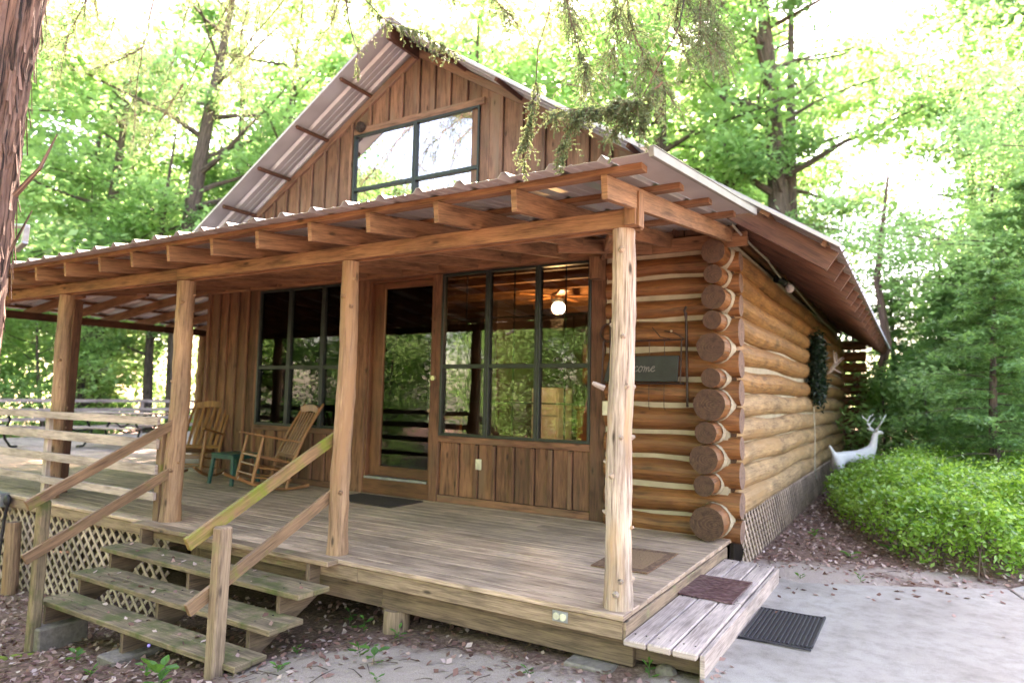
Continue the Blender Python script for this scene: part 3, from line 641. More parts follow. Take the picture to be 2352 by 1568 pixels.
# --- porch posts (peeled cedar)
def porch_post(x, y, top, lean, r0, r1, mat='cedar_post', knots=9, seed=0, base=0.0, name='porch_post'):
    rr = random.Random(seed); n = 30; m = MB(); pts = []; rad = []
    for i in range(n+1):
        t = i/n; pts.append((x+lean[0]*t+.005*math.sin(t*9+seed), y+lean[1]*t+.006*math.cos(t*7+seed), base+top*t)); rad.append((r0+(r1-r0)*t)*(1+.022*math.sin(t*23+seed)+.015*math.sin(t*51)+rr.uniform(-.015, .015)+.1*max(0, .05-t)/.05))
    m.tube(pts, rad, 22, wob=.035, capmi=1, seed=seed, vs=1)
    for k in range(knots):
        t = rr.uniform(.05, .97); a = rr.uniform(0, 6.28); i = int(t*n); p = Vector(pts[i]); d = Vector((math.cos(a), math.sin(a), .25)); q = p+d*rad[i]*.93
        m.tube([q, q+d*rr.uniform(.012, .03)], [rr.uniform(.014, .026), .008], 8)
    return part(name, m, [mat, 'pale_end_grain'], cabin)
pp1 = porch_post(-.09, .13, 2.435, (.03, 0), .087, .076, seed=1, knots=20)
porch_post(-2.555, .13, 2.432, (.03, .0), .082, .072, mat='post_wood', seed=2, knots=8)
porch_post(-4.9, .15, 2.432, (.04, .0), .098, .085, mat='post_wood', seed=3, knots=12)
porch_post(-7.3, .15, 2.432, (.02, .0), .082, .078, mat='post_wood', seed=4, knots=12)
porch_post(-9.9, .15, 2.432, (.02, .0), .1, .09, mat='post_wood', seed=5)
porch_post(-11.05, 4.55, 2.42, (0, 0), .09, .09, mat='post_wood', seed=6)
m = MB(); m.beam((-7.66, .42, 0), (-7.6, .42, 2.43), .12, .11, up=(0, 1, 0)); part('porch_post', m, 'red_timber', cabin, bevel=.01)
m = MB(); m.tube([(-.16, .06, 1.385), (-.215, .04, 1.41), (-.235, .035, 1.42)], [.02, .017, .012], 8); part('branch_stub', m, 'pale_wood', pp1)
# outlets on the cabin
m = MB(); m.box(-2.995, -2.915, F-.034, F-.02, .435, .56); o_ = part('wall_outlet', m, 'cream_plastic', cabin, bevel=.003)
m = MB()
for zc in (.465, .525): m.box(-2.975, -2.935, F-.037, F-.033, zc-.017, zc+.017)
part('socket', m, 'cream_plastic', o_, bevel=.004)
m = MB(); m.box(-.482, -.372, -.004, .001, -.118, -.05); o_ = part('deck_outlet', m, 'grey_metal', cabin)
m = MB()
for xc in (-.452, -.404): m.tube([(xc, -.004, -.084), (xc, -.014, -.084)], .023, 14)
part('socket', m, 'cream_plastic', o_)
m = MB(); m.box(-1.3, -1.235, 2.66, 2.72, 1.14, 1.29); part('light_switch', m, 'cream_plastic', cabin, bevel=.004)

# ================================================================== railings
fr = thing('deck_railing', 'low plank railing along the front edge of the deck left of the steps', 'railing', (-11, .03, 0))
for (za, zb_) in ((.95, 1.03), (.71, .81), (.46, .555), (.2, .28)):
    for a, b_ in ((-7.28, -4.99), (-9.9, -7.285), (-13.5, -9.905), (-18.2, -13.505)):
        m = MB(); dz = rnd.uniform(-.006, .006); m.beam((a, .02, (za+zb_)/2+dz), (b_, .02, (za+zb_)/2+rnd.uniform(-.006, .006)), .036, zb_-za); part('rail', m, 'pale_wood', fr, bevel=.003)
for x in (-7.29, -5.0, -9.9, -13.5, -18.2):
    m = MB(); m.box(x-.045, x+.045, .042, .13, -.12, .965 if x > -6 else .96); part('post', m, 'rail_wood' if x > -6 else 'pale_wood', fr, bevel=.003)
br = thing('deck_railing', 'plank railing closing the far left side of the sunny open deck', 'railing', (-18.2, 6, 0))
for zc in (.95, .7, .46, .22):
    m = MB(); m.beam((-18.2, .2, zc), (-18.2, 12, zc), .036, .09); part('rail', m, 'pale_wood', br)
for k in range(6):
    m = MB(); m.box(-18.29, -18.22, .9+k*2.2, .99+k*2.2, -.1, 1.0); part('post', m, 'pale_wood', br)
er = thing('deck_railing', 'plank railing across the back end of the open deck', 'railing', (-13, 12, 0))
for zc in (.95, .7, .46, .22):
    m = MB(); m.beam((-18.1, 12, zc), (-8.4, 12, zc), .036, .09); part('rail', m, 'pale_wood', er)
for k in range(6):
    m = MB(); m.box(-17+k*1.7, -16.91+k*1.7, 12.02, 12.1, -.1, 1.0); part('post', m, 'pale_wood', er)

# ================================================================== front steps
st = thing('wooden_steps', 'mossy open plank steps with two handrails leading up to the porch', 'steps', (-3.7, -.5, -.7))
def tread(x0, x1, y0, y1, z, mat='step_wood'):
    m = MB(); w_ = (y1-y0)/2
    m.box(x0+rnd.uniform(-.01, .01), x1, y0, y0+w_-.003, z-.042, z); m.box(x0, x1+rnd.uniform(-.012, .005), y0+w_+.003, y1, z-.042, z-.002); part('tread', m, mat, st, bevel=.005)
m = MB(); m.box(-5.13, -2.4, -.125, -.002, -.04, .001); part('tread', m, 'rim_wood', st, bevel=.005)
tread(-5.08, -2.37, -.43, -.12, -.175); tread(-5.06, -2.36, -.69, -.37, -.355); tread(-5.05, -2.38, -.945, -.67, -.525)
for i, x in enumerate((-4.95, -3.75, -2.62)):
    m = MB(); zb_ = -.9+i*.12
    poly = [(-.005, -.043), (-.12, -.043), (-.12, -.22), (-.4, -.22), (-.4, -.4), (-.66, -.4), (-.66, -.57), (-.93, -.57), (-.93, -.72-.08*(x < -3)), (-.8, -.72-.08*(x < -3)), (-.005, -.3)]
    m.prism(poly, x-.02, x+.02, 'x'); part('stringer', m, 'beam_wood', st, bevel=.002)
for x, z1, y, sz, zb_ in ((-4.93, .34, -1.02, .088, -1.15), (-2.555, .385, -.975, .098, -.85)):
    m = MB(); c0 = x-(.03 if x < -4 else .0)
    m.beam((x, y, zb_), (x+.006, y+.01, z1), sz, sz, up=(0, 1, 0)); part('post', m, 'rim_wood' if x > -4 else 'step_wood', st, bevel=.012)
def hrail(x, a, b_, mat):
    m = MB(); m.beam((x, a[0], a[1]), (x, b_[0], b_[1]), .036, .092); part('handrail', m, mat, st, bevel=.003)
hrail(-2.625, (.12, .945), (-1.18, .288), 'mossy_rail_wood'); hrail(-2.625, (.12, .475), (-1.15, -.148), 'rail_wood')
hrail(-4.865, (.19, 1.02), (-1.17, .315), 'rail_wood'); hrail(-4.865, (.2, .545), (-1.16, -.13), 'rail_wood')
for (x, y, a, b_, h, lab) in ((-4.9, -.83, .1, .2, .15, 'rough concrete block under the left end of the lowest step'), (-3.75, -.85, .12, .2, .09, 'flat concrete block half buried under the middle of the lowest step'), (-.22, .06, .16, .11, .1, 'flat sandy concrete block under the corner of the porch beam')):
    m = MB(); g = G(x, y); top = {-4.9: -.725, -3.75: -.72, -.22: -.335}[x]; m.box(x-a, x+a, y-b_, y+b_, g-.15, top)
    tag(part('concrete_block', m, 'block_concrete', bevel=.012, org=(x, y, g)), lab, 'block', 'concrete blocks')
nm_ = MB()
for (z, ys) in ((-.174, (-.36, -.2)), (-.354, (-.61, -.45)), (-.524, (-.88, -.74))):
    for x in (-4.95, -3.75, -2.62):
        for y in ys: nm_.tube([(x+.01, y, z-.004), (x+.01, y, z+.0025)], .006, 8)
part('nail_heads', nm_, 'dark_metal', st)['kind'] = 'stuff'
# side platform step
pf = thing('platform_step', 'pale three-plank step along the right side of the porch', 'step', (.25, 1.2, -.25))
for i in range(3):
    m = MB(); a = .028+i*.15
    if i == 2: m.box(a, a+.142, -.067, 1.08, -.155, -.115); m.box(a, a+.14, 1.09, 2.4, -.155, -.116)
    else: m.box(a, a+.142, -.067+.0*i, 2.41, -.155, -.115+rnd.uniform(-.002, .002))
    part('plank', m, 'pale_wood', pf, bevel=.008)
nm_ = MB()
for y in (.06, 1.03, 1.13, 2.3):
    for x in (.06, .13, .21, .28, .36, .43): nm_.tube([(x, y, -.12), (x, y, -.1125)], .0055, 8)
part('nail_heads', nm_, 'dark_metal', pf)['kind'] = 'stuff'
m = MB(); m.box(.48, .508, -.03, 2.37, -.29, -.128); m.box(.476, .479, -.02, 2.3, -.25, -.16); part('side_board', m, 'pale_wood', pf, bevel=.004)
for y in (.04, 1.1, 2.3):
    m = MB(); m.box(.04, .478, y+.08, y+.12, -.29, -.157); part('support', m, 'beam_wood', pf)

# ================================================================== mats
def mat_(name, pts, z, th, mat, label, border=None):
    m = MB(); m.prism(pts, z, z+th, 'z'); cx = sum(p[0] for p in pts)/4; cy_ = sum(p[1] for p in pts)/4
    o = part(name, m, mat, bevel=.003, org=(cx, cy_, z)); tag(o, label, 'mat'); 
    return o
o = mat_('door_mat', [(-.66, .98), (-.2, 1.0), (-.205, 1.79), (-.69, 1.76)], .003, .01, 'coir_border', 'tan woven doormat with darker border on the porch behind the corner post')
m = MB(); m.prism([(-.59, 1.08), (-.27, 1.09), (-.275, 1.7), (-.61, 1.68)], .0132, .0145, 'z'); part('centre_panel', m, 'coir_mat', o, org=ORG[o.name])
for ch in o.children: ch.location = (0, 0, 0)
mat_('door_mat', [(-.02, 1.04), (.425, 1.0), (.43, 1.67), (.0, 1.66)], -.112, .012, 'embossed_mat', 'brown embossed leaf-pattern mat on the plank step')
mat_('door_mat', [(-4.75, 2.1), (-3.68, 2.06), (-3.66, 2.65), (-4.72, 2.68)], .003, .012, 'dark_mat', 'dark brown bristle mat in front of the glass door')
rm = thing('rubber_mat', 'black ribbed rubber mat on the concrete path beside the plank step', 'mat', (.73, 1.15, -.25))
m = MB(); m.prism([(.515, .74), (.965, .82), (.968, 1.56), (.52, 1.5)], -.249, -.243, 'z'); part('mat_base', m, 'black_rubber', rm)
m = MB()
for i in range(16):
    x = .535+i*.0275
    m.box(x, x+.014, .77+.1*(x-.5), 1.5, -.2425, -.234)
m.box(.518, .966, .752, .775, -.2425, -.234); m.box(.954, .967, .83, 1.54, -.2425, -.232); m.box(.518, .966, 1.5, 1.52, -.2425, -.236)
part('rib_pattern', m, 'black_rubber', rm, bevel=.002)

# ================================================================== rocking chairs
def rocking_chair(label, loc, ang, tilt):
    t = thing('rocking_chair', label, 'chair', (0, 0, 0), 'rocking chairs on the porch'); W = .29; O = (0, 0, 0)
    K = 'chair_wood'; ct, stt = math.cos(tilt), math.sin(tilt)
    def T(p):  # rock the chair back about the floor line (front is -y)
        x, y, z = p; y2 = y*ct+z*stt; z2 = -y*stt+z*ct; return (x, y2, z2+.012)
    def tb(name, pts, rad, n=8, mat=K, par=t):
        m = MB(); m.tube([T(p) for p in pts], rad, n); return part(name, m, mat, par, org=None)
    for s in (-1, 1):
        x = W*s
        tb('rocker', [(x, -.42+.07*k, .045+.19*((k*.07-.42)/.5)**2*.55) for k in range(14)], .02)
        tb('front_leg', [(x, -.24, .05), (x, -.235, .36), (x*.99, -.235, .64)], [.017, .024, .016], 10)
        tb('back_post', [(x, .2, .05), (x, .21, .4), (x*.97, .3, .8), (x*.97, .43, 1.16), (x*.97, .445, 1.2)], [.02, .022, .02, .017, .01], 10)
        m = MB(); m.beam(T((x*1.02, -.34, .66)), T((x*.99, .24, .66)), .06, .022, up=T((0, 0, 1))); part('arm', m, K, t, bevel=.008)
    m = MB()
    m.beam(T((0, -.25, .405)), T((0, .2, .385)), .52, .035, up=(0, stt, ct)); part('seat', m, K, t, bevel=.012)
    for z, y in ((.17, -.237), (.29, -.237), (.17, .205), (.3, .21)): tb('stretcher', [(-W, y, z), (W, y, z)], .012)
    for s in (-1, 1):
        for z in (.15, .27): tb('stretcher', [(W*s, -.237, z), (W*s, .205, z+.01)], .011)
    m = MB(); pts = []
    for k in range(9):
        a = -1+k/4; pts.append(Vector(T((W*.95*a, .4+.012*(1-a*a), 1.09+.045*(1-a*a)))))
    for p, q in zip(pts[:-1], pts[1:]): m.beam(p, q+(q-p)*.08, .022, .09)
    part('top_rail', m, K, t)
    m = MB(); m.beam(T((-W*.95, .235, .47)), T((W*.95, .235, .47)), .024, .05); part('lower_rail', m, K, t)
    for k in range(6):
        x = -.2+k*.08; m = MB(); m.beam(T((x, .235, .48)), T((x*1.08, .4, 1.07)), .042, .012, up=(0, 1, 0)); part('slat', m, K, t, bevel=.002)
    t.location = loc; t.rotation_euler = (0, 0, ang); t.scale = (1.05, 1.05, 1.05); return t
rocking_chair('honey-coloured slatted rocking chair facing the steps, at the left corner of the porch', (-7.75, 2.2, 0), RAD(28), RAD(11))
rocking_chair('honey-coloured slatted rocking chair turned left, under the left window', (-5.98, 2.1, 0), RAD(-19), RAD(11))
# green plastic side table
t = thing('side_table', 'small dark green plastic side table between the two rocking chairs', 'table', (-6.82, 2.3, 0))
m = MB(); m.box(-7.06, -6.58, 2.08, 2.52, .41, .435); part('table_top', m, 'green_plastic', t, bevel=.008)
m = MB()
for a in ((-7.04, -6.6, 2.09, 2.11), (-7.04, -6.6, 2.49, 2.51), (-7.05, -7.03, 2.1, 2.5), (-6.61, -6.59, 2.1, 2.5)): m.box(*a, .36, .41)
part('apron', m, 'green_plastic', t)
for sx in (-1, 1):
    for sy in (-1, 1):
        m = MB(); m.beam((-6.82+sx*.21, 2.3+sy*.19, .4), (-6.82+sx*.25, 2.3+sy*.22, 0.0), .055, .04, up=(0, 1, 0)); part('leg', m, 'green_plastic', t, bevel=.006)

# ================================================================== picnic tables on the open deck
def picnic(loc, ang, label):
    t = thing('picnic_table', label, 'picnic table', (0, 0, 0), 'picnic tables on the open deck')
    m = MB()
    for k in range(5): m.box(-.9, .9, -.36+k*.146, -.225+k*.146, .735, .77)
    part('table_top', m, 'pale_wood', t)
    for s in (-1, 1):
        m = MB()
        for k in range(2): m.box(-.9, .9, s*.7-.13+k*.135, s*.7-.003+k*.135, .43, .46)
        part('bench', m, 'pale_wood', t)
    for x in (-.6, .6):
        m = MB()
        for s in (-1, 1):
            m.tube([(x, s*.3, .72), (x, s*.36, .6), (x, s*.3, .48), (x, s*.2, .36), (x, s*.26, .2), (x, s*.42, .03), (x, s*.6, .025)], .024, 8)
            m.tube([(x, s*.25, .38), (x, s*.6, .36), (x, s*.82, .41)], .022, 8)
        m.tube([(x, -.3, .4), (x, .3, .4)], .02, 8); m.tube([(x, 0, .72), (x*.2, 0, .5), (-x*0, 0, .4)], .015, 6)
        part('frame', m, 'dark_metal', t)
    t.location = loc; t.rotation_euler = (0, 0, ang)
picnic((-13.9, 4.6, 0), RAD(22), 'dark-legged picnic table on the sunny deck right of the leaning brown post')
picnic((-15.3, 2.2, 0), RAD(30), 'dark-legged picnic table on the open deck nearest the left edge')

# ================================================================== welcome sign in its iron hanger
sg = thing('hanging_sign', 'black slate board with chalk lettering in a rusty iron hanger on the front logs', 'sign', (-.83, 2.66, 1.7))
m = MB(); m.tube([(-1.22, 2.67, 2.18), (-1.21, 2.665, 1.2)], .011, 8); m.tube([(-.4, 2.67, 2.2), (-.385, 2.665, 1.25)], .013, 8)
m.tube([(-1.3, 2.66, 1.925), (-.42, 2.65, 1.925)], .008, 8); m.tube([(-1.3, 2.645, 1.482), (-.41, 2.645, 1.482)], .01, 8)
m.tube([(-.44, 2.65, 1.925), (-.45, 2.64, 1.485)], .007, 6); m.tube([(-1.29, 2.65, 1.925), (-1.3, 2.64, 1.485)], .007, 6)
m.tube([(-1.22, 2.67, 2.12)]+[(-1.22-.11*math.sin(k*.55), 2.66, 2.02+.1*math.cos(k*.55)) for k in range(6)], .008, 6)
m.tube([(-.4, 2.67, 2.14), (-.41, 2.65, 2.22), (-.395, 2.66, 2.26)], .012, 6)
for x in (-.95, -.78, -.62, -1.1): m.tube([(x, 2.655, 1.925), (x+.005, 2.65, 1.76)], .0035, 5); m.tube([(x, 2.65, 1.47), (x, 2.65, 1.24), (x+.02, 2.63, 1.215)], .0035, 5)
m.tube([(-.62, 2.66, 2.02), (-.5, 2.64, 1.99), (-.41, 2.65, 1.93)], .006, 6); m.tube([(-.75, 2.66, 2.06), (-.66, 2.64, 1.96), (-.55, 2.65, 1.93)], .005, 6)
part('hanger', m, 'iron', sg)
m = MB(); m.sphere((-.545, 2.645, 2.015), .013); part('hook_knob', m, 'brass', sg)
m = MB(); m.prism([(-1.27, 1.5), (-.475, 1.5), (-.455, 1.765), (-1.2, 1.765)], 2.615, 2.635); bd = part('board', m, 'slate', sg, bevel=.004)
# hand-drawn script strokes spelling Welcome
def bez(ps, n=10):
    o = []
    for i in range(0, len(ps)-3, 3):
        a, b_, c, d = [Vector(q) for q in ps[i:i+4]]
        for k in range(n+1):
            t = k/n; o.append(a*(1-t)**3+b_*3*t*(1-t)**2+c*3*t*t*(1-t)+d*t**3)
    return o
L_ = {
 'W': [[(0, 1.6), (.05, 1), (.1, .3), (.25, 0), (.4, .5), (.5, .9), (.6, 1.1), (.62, .6), (.65, .2), (.8, 0), (1, .4), (1.1, 1.2), (1.05, 1.6)]],
 'e': [[(0, .45), (.2, .5), (.5, .6), (.42, .85), (.3, 1.05), (.05, .8), (.08, .4), (.12, 0), (.4, -.05), (.6, .3)]],
 'l': [[(0, .3), (.3, .9), (.45, 1.7), (.28, 1.75), (.1, 1.7), (.08, .7), (.12, .2), (.2, -.05), (.35, 0), (.5, .3)]],
 'c': [[(.5, .8), (.35, 1.05), (.05, .85), (.08, .4), (.12, 0), (.4, -.05), (.6, .3)]],
 'o': [[(.3, .95), (.0, .9), (.0, .05), (.28, 0), (.6, .05), (.6, .9), (.3, .95), (.35, .7), (.5, .75), (.7, .85)]],
 'm': [[(0, .9), (.15, 1.05), (.12, .4), (.1, 0), (.15, .8), (.4, 1.3), (.38, 0), (.42, .8), (.7, 1.3), (.66, .2), (.7, -.05), (.8, .1), (.9, .3)]]}
m = MB(); x = 0.0
for ch in 'Welcome':
    adv = {'W': 1.2, 'e': .58, 'l': .45, 'c': .58, 'o': .68, 'm': .88}[ch]
    for stp in L_[ch]:
        pts = bez([(a, 0, b_) for a, b_ in stp]); P = []
        for q in pts:
            xx = x+q.x+q.z*.22; P.append(Vector((-1.13+xx*.085, 2.611, 1.6+q.z*.062)))
        P = [P[0]]+[P[i] for i in range(1, len(P)) if (P[i]-P[i-1]).length > 1e-4]
        m.tube(P, .0033, 5)
    x += adv
part('lettering', m, 'chalk', bd)

# ================================================================== lights along the eave, wreath, antlers
ls = thing('rope_light', 'pale rope light strung along the top log under the right eave', 'string light', (.15, 4, 2.9))
m = MB(); pts = [(.12, 2.4, 2.98), (.15, 2.7, 2.93), (.13, 3.3, 2.95), (.15, 4.0, 2.93), (.14, 4.5, 2.9), (.15, 5.0, 2.86), (.17, 5.3, 2.88), (.14, 5.8, 2.93), (.15, 6.4, 2.9), (.14, 7.5, 2.86), (.14, 9.2, 2.8), (.14, 12, 2.8)]
m.tube(pts, .012, 6); part('cord', m, 'rope_light', ls)
sp_ = thing('spotlight', 'small floodlight with a white bulb under the right eave', 'light', (.17, 5.2, 2.85))
m = MB(); m.tube([(.1, 4.85, 2.86), (.16, 4.95, 2.84), (.17, 5.08, 2.83)], [.05, .045, .03], 10); part('housing', m, 'dark_metal', sp_)
m = MB(); m.sphere((.2, 5.22, 2.79), (.055, .06, .06)); part('bulb', m, 'white_enamel', sp_)
wr = thing('wreath', 'dark evergreen garland hanging on the side log wall', 'wreath', (.14, 7.9, 1.9))
N = 5200; a = rng.uniform(0, 2*np.pi, N); rr_ = rng.normal(0, .09, N); ey, ez = .3, .44
P = np.stack([.17+rng.normal(0, .05, N), 8.3+np.cos(a)*(ey+rr_), 1.88+np.sin(a)*(ez+rr_)], 1)
part('foliage', leaves(P, .085, up=0, asp=.35), 'leaf_wreath', wr)
m = MB(); m.tube([(.14, 8.3+.3*math.cos(k*.52), 1.88+.44*math.sin(k*.52)) for k in range(13)], .03, 8); part('wire_ring', m, 'dark_metal', wr)
an = thing('antlers', 'pale deer antlers fixed to the side log wall beyond the garland', 'antlers', (.2, 9.7, 2.0))
m = MB()
for s in (-1, 1):
    b0 = Vector((.1, 9.6, 1.85)); m.tube([b0, b0+Vector((.12, s*.12, .05)), b0+Vector((.22, s*.2, .2)), b0+Vector((.2, s*.22, .42))], [.025, .022, .018, .008], 8)
    m.tube([b0+Vector((.2, s*.18, .16)), b0+Vector((.34, s*.16, .3))], [.016, .006], 6); m.tube([b0+Vector((.16, s*.16, .1)), b0+Vector((.3, s*.05, .02))], [.016, .006], 6)
part('antler_pair', m, 'pale_wood', an)
m = MB(); m.beam((.09, 9.6, 1.7), (.09, 9.6, 1.95), .1, .03, up=(1, 0, 0)); part('plaque', m, 'timber', an)
m = MB(); m.tube([(.14, 7.9, 1.25), (.15, 7.92, .8), (.14, 7.9, .25), (.16, 7.95, .1)], .008, 6)
tag(part('cable', m, 'rope_light', org=(.14, 7.9, .1)), 'thin pale cable running down the log wall below the garland', 'cable')

m = MB(); m.sphere((-5.08, F-.05, 5.07), (.085, .05, .075), 10, 8)
for k in range(14): m.sphere((-5.08+rnd.uniform(-.07, .07), F-.07+rnd.uniform(-.02, .02), 5.07+rnd.uniform(-.06, .06)), .025, 6, 4)
tag(part('wasp_nest', m, 'dark_mat', org=(-5.08, F-.05, 5.07)), 'brown lumpy nest stuck above the upper left corner of the gable window', 'nest')

# ================================================================== interior things
fan = thing('ceiling_fan', 'lit ceiling fan with a white glass globe seen through the right window', 'ceiling fan', (-3.3, 5.5, 3.0))
m = MB(); m.sphere((-3.3, 5.5, 2.74), (.11, .11, .1), 16, 10); part('globe', m, 'lamp_globe', fan, smooth=True)
m = MB(); m.tube([(-3.3, 5.5, 3.2), (-3.3, 5.5, 3.0)], .02, 8); m.tube([(-3.3, 5.5, 3.0), (-3.3, 5.5, 2.96), (-3.3, 5.5, 2.88), (-3.3, 5.5, 2.83)], [.06, .13, .13, .09], 16); part('motor', m, 'brass', fan)
for k in range(5):
    a = k*1.2566+.3; m = MB(); d = Vector((math.cos(a), math.sin(a), 0)); m.beam(Vector((-3.3, 5.5, 2.93))+d*.14, Vector((-3.3, 5.5, 2.93))+d*.68, .13, .012); part('blade', m, 'chair_wood', fan)
pl = bpy.data.lights.new('ceiling_lamp', 'POINT'); po = link(bpy.data.objects.new('ceiling_lamp', pl)); po.location = (-3.3, 5.5, 2.5); pl.energy = 20; pl.color = (1, .62, .3); pl.shadow_soft_size = .12
po.parent = fan; po.location = (0, 0, -.5)
fg = thing('refrigerator', 'white refrigerator inside the cabin seen through the right window', 'refrigerator', (-4.6, 7.6, .2))
m = MB(); m.box(-4.86, -4.3, 7.5, 8.1, .2, 1.5); part('cabinet', m, 'white_enamel', fg, bevel=.015)
m = MB(); m.box(-4.85, -4.31, 7.44, 7.495, .2, .95); m.box(-4.85, -4.31, 7.44, 7.495, .97, 1.49); part('door', m, 'white_enamel', fg, bevel=.01)
ld = thing('pendant_lamp', 'glowing orange pendant lamp inside the cabin in the left pane of the right window', 'lamp', (-5.35, 7, 2.95))
m = MB(); m.tube([(-5.35, 7, 2.95), (-5.35, 7, 2.78)], [.12, .3], 20, cap=False); part('lamp_shade', m, 'amber_shade', ld); m = MB(); m.tube([(-5.35, 7, 3.2), (-5.35, 7, 2.95)], .01, 6); part('cord', m, 'dark_metal', ld)
kc = thing('kitchen_cabinet', 'warm wooden kitchen cupboards inside the cabin behind the right window', 'cupboard', (-3, 8, .2))
m = MB(); m.box(-4.2, -.9, 8.1, 8.7, .2, 1.1); m.box(-4.2, -.9, 8.35, 8.7, 1.6, 2.4); part('carcass', m, 'room_wood', kc, bevel=.01)
m = MB(); m.box(-4.25, -.85, 8.05, 8.72, 1.1, 1.15); part('worktop', m, 'room_wood', kc)
ta = thing('dining_table', 'dark wooden dining table inside the cabin behind the windows', 'table', (-6, 5.4, .2))
m = MB(); m.box(-6.8, -5.3, 5, 5.9, .9, .95); part('table_top', m, 'room_wood', ta)
for sx in (-6.7, -5.4):
    for sy in (5.1, 5.8): m = MB(); m.box(sx-.04, sx+.04, sy-.04, sy+.04, .2, .9); part('leg', m, 'room_wood', ta)

# ================================================================== deer statue (one continuous skinned body)
dr = thing('deer_statue', 'white antlered deer statue standing beyond the hedge by the cabin wall', 'statue', (.56, 9.3, G(.56, 9.3)))
def skin(name, verts, edges, radii, mat, parent, sub=2):
    me = bpy.data.meshes.new(name); me.from_pydata(verts, edges, []); o = link(bpy.data.objects.new(name, me)); o.parent = parent
    sk = o.modifiers.new('skin', 'SKIN'); me.skin_vertices[0] if me.skin_vertices else me.attributes
    if not me.skin_vertices: 
        pass
    for i, r in enumerate(radii):
        me.skin_vertices[0].data[i].radius = r if isinstance(r, tuple) else (r, r)
    me.skin_vertices[0].data[0].use_root = True
    ss = o.modifiers.new('sub', 'SUBSURF'); ss.levels = sub; ss.render_levels = sub; me.materials.append(MATS[mat]); return o
dv_ = [(0, 0, .8), (.22, 0, .83), (.42, 0, .86), (.56, 0, 1.0), (.62, 0, 1.2), (.65, 0, 1.36), (.76, 0, 1.4), (.86, 0, 1.36),
       (-.22, 0, .8), (-.36, 0, .78),
       (-.36, .1, .62), (-.3, .1, .45), (-.42, .1, .3), (-.4, .1, .05), (-.36, -.1, .62), (-.3, -.1, .45), (-.42, -.1, .3), (-.4, -.1, .05),
       (.42, .09, .62), (.43, .09, .36), (.42, .09, .05), (.42, -.09, .62), (.43, -.09, .36), (.42, -.09, .05),
       (-.46, 0, .92), (-.56, 0, 1.08)]
de_ = [(0, 1), (1, 2), (2, 3), (3, 4), (4, 5), (5, 6), (6, 7), (0, 8), (8, 9), (9, 10), (10, 11), (11, 12), (12, 13), (9, 14), (14, 15), (15, 16), (16, 17), (2, 18), (18, 19), (19, 20), (2, 21), (21, 22), (22, 23), (9, 24), (24, 25)]
drd = [(.15, .16), (.15, .17), (.13, .17), (.09, .12), (.07, .08), (.065, .07), (.05, .05), (.03, .03), (.145, .15), (.12, .13), .09, .05, .035, .025, .09, .05, .035, .025, .065, .04, .025, .065, .04, .025, .04, .025]
body = skin('body', dv_, de_, drd, 'white_paint', dr)
for s in (-1, 1):
    m = MB()
    m.tube([(.66, s*.04, 1.42), (.62, s*.13, 1.5), (.62, s*.22, 1.6), (.7, s*.24, 1.74), (.78, s*.2, 1.8)], [.02, .02, .019, .016, .008], 8)
    m.tube([(.62, s*.17, 1.54), (.72, s*.16, 1.66), (.76, s*.14, 1.72)], [.016, .012, .006], 6); m.tube([(.64, s*.23, 1.64), (.56, s*.28, 1.72), (.55, s*.3, 1.78)], [.015, .012, .006], 6)
    o = part('antler', m, 'white_paint', dr, org=None); 
    m = MB(); m.tube([(.64, s*.05, 1.41), (.6, s*.11, 1.46), (.57, s*.16, 1.47)], [.02, .035, .008], 8); part('ear', m, 'white_paint', dr, org=None)
for ch in dr.children:
    if ch is not body: # their vertices were written in local space, undo the offset
        ch.location = ORG[dr.name]
dr.rotation_euler = (0, 0, RAD(42)); dr.scale = (.76, .76, .76)
for ch in dr.children:
    if ch is not body: ch.location = (0, 0, 0); ch.data.transform(Matrix.Translation(ORG[dr.name]))
# small fittings at the left
ub = thing('utility_box', 'small grey utility box with a black hose on the deck edge at far left', 'utility box', (-8.05, -.04, -.08))
m = MB(); m.box(-8.3, -7.95, -.12, -.004, -.15, .02); part('housing', m, 'grey_metal', ub, bevel=.01)
m = MB(); m.tube([(-7.9, -.05, -.02), (-7.86, -.06, -.1), (-7.95, -.05, -.3), (-7.98, -.06, -.7), (-8.0, -.05, -1.2)], .018, 8); m.sphere((-7.88, -.06, -.06), (.05, .04, .07)); part('hose', m, 'black_rubber', ub)
m = MB(); m.tube([(-7.5, -.12, -1.25), (-7.52, -.12, -.7), (-7.54, -.12, -.27)], [.085, .08, .078], 14, wob=.03, capmi=1)
tag(part('wooden_post', m, ['post_wood', 'pale_end_grain'], org=(-7.5, -.12, -1.1)), 'short round wooden stub post standing against the lattice at far left', 'post')
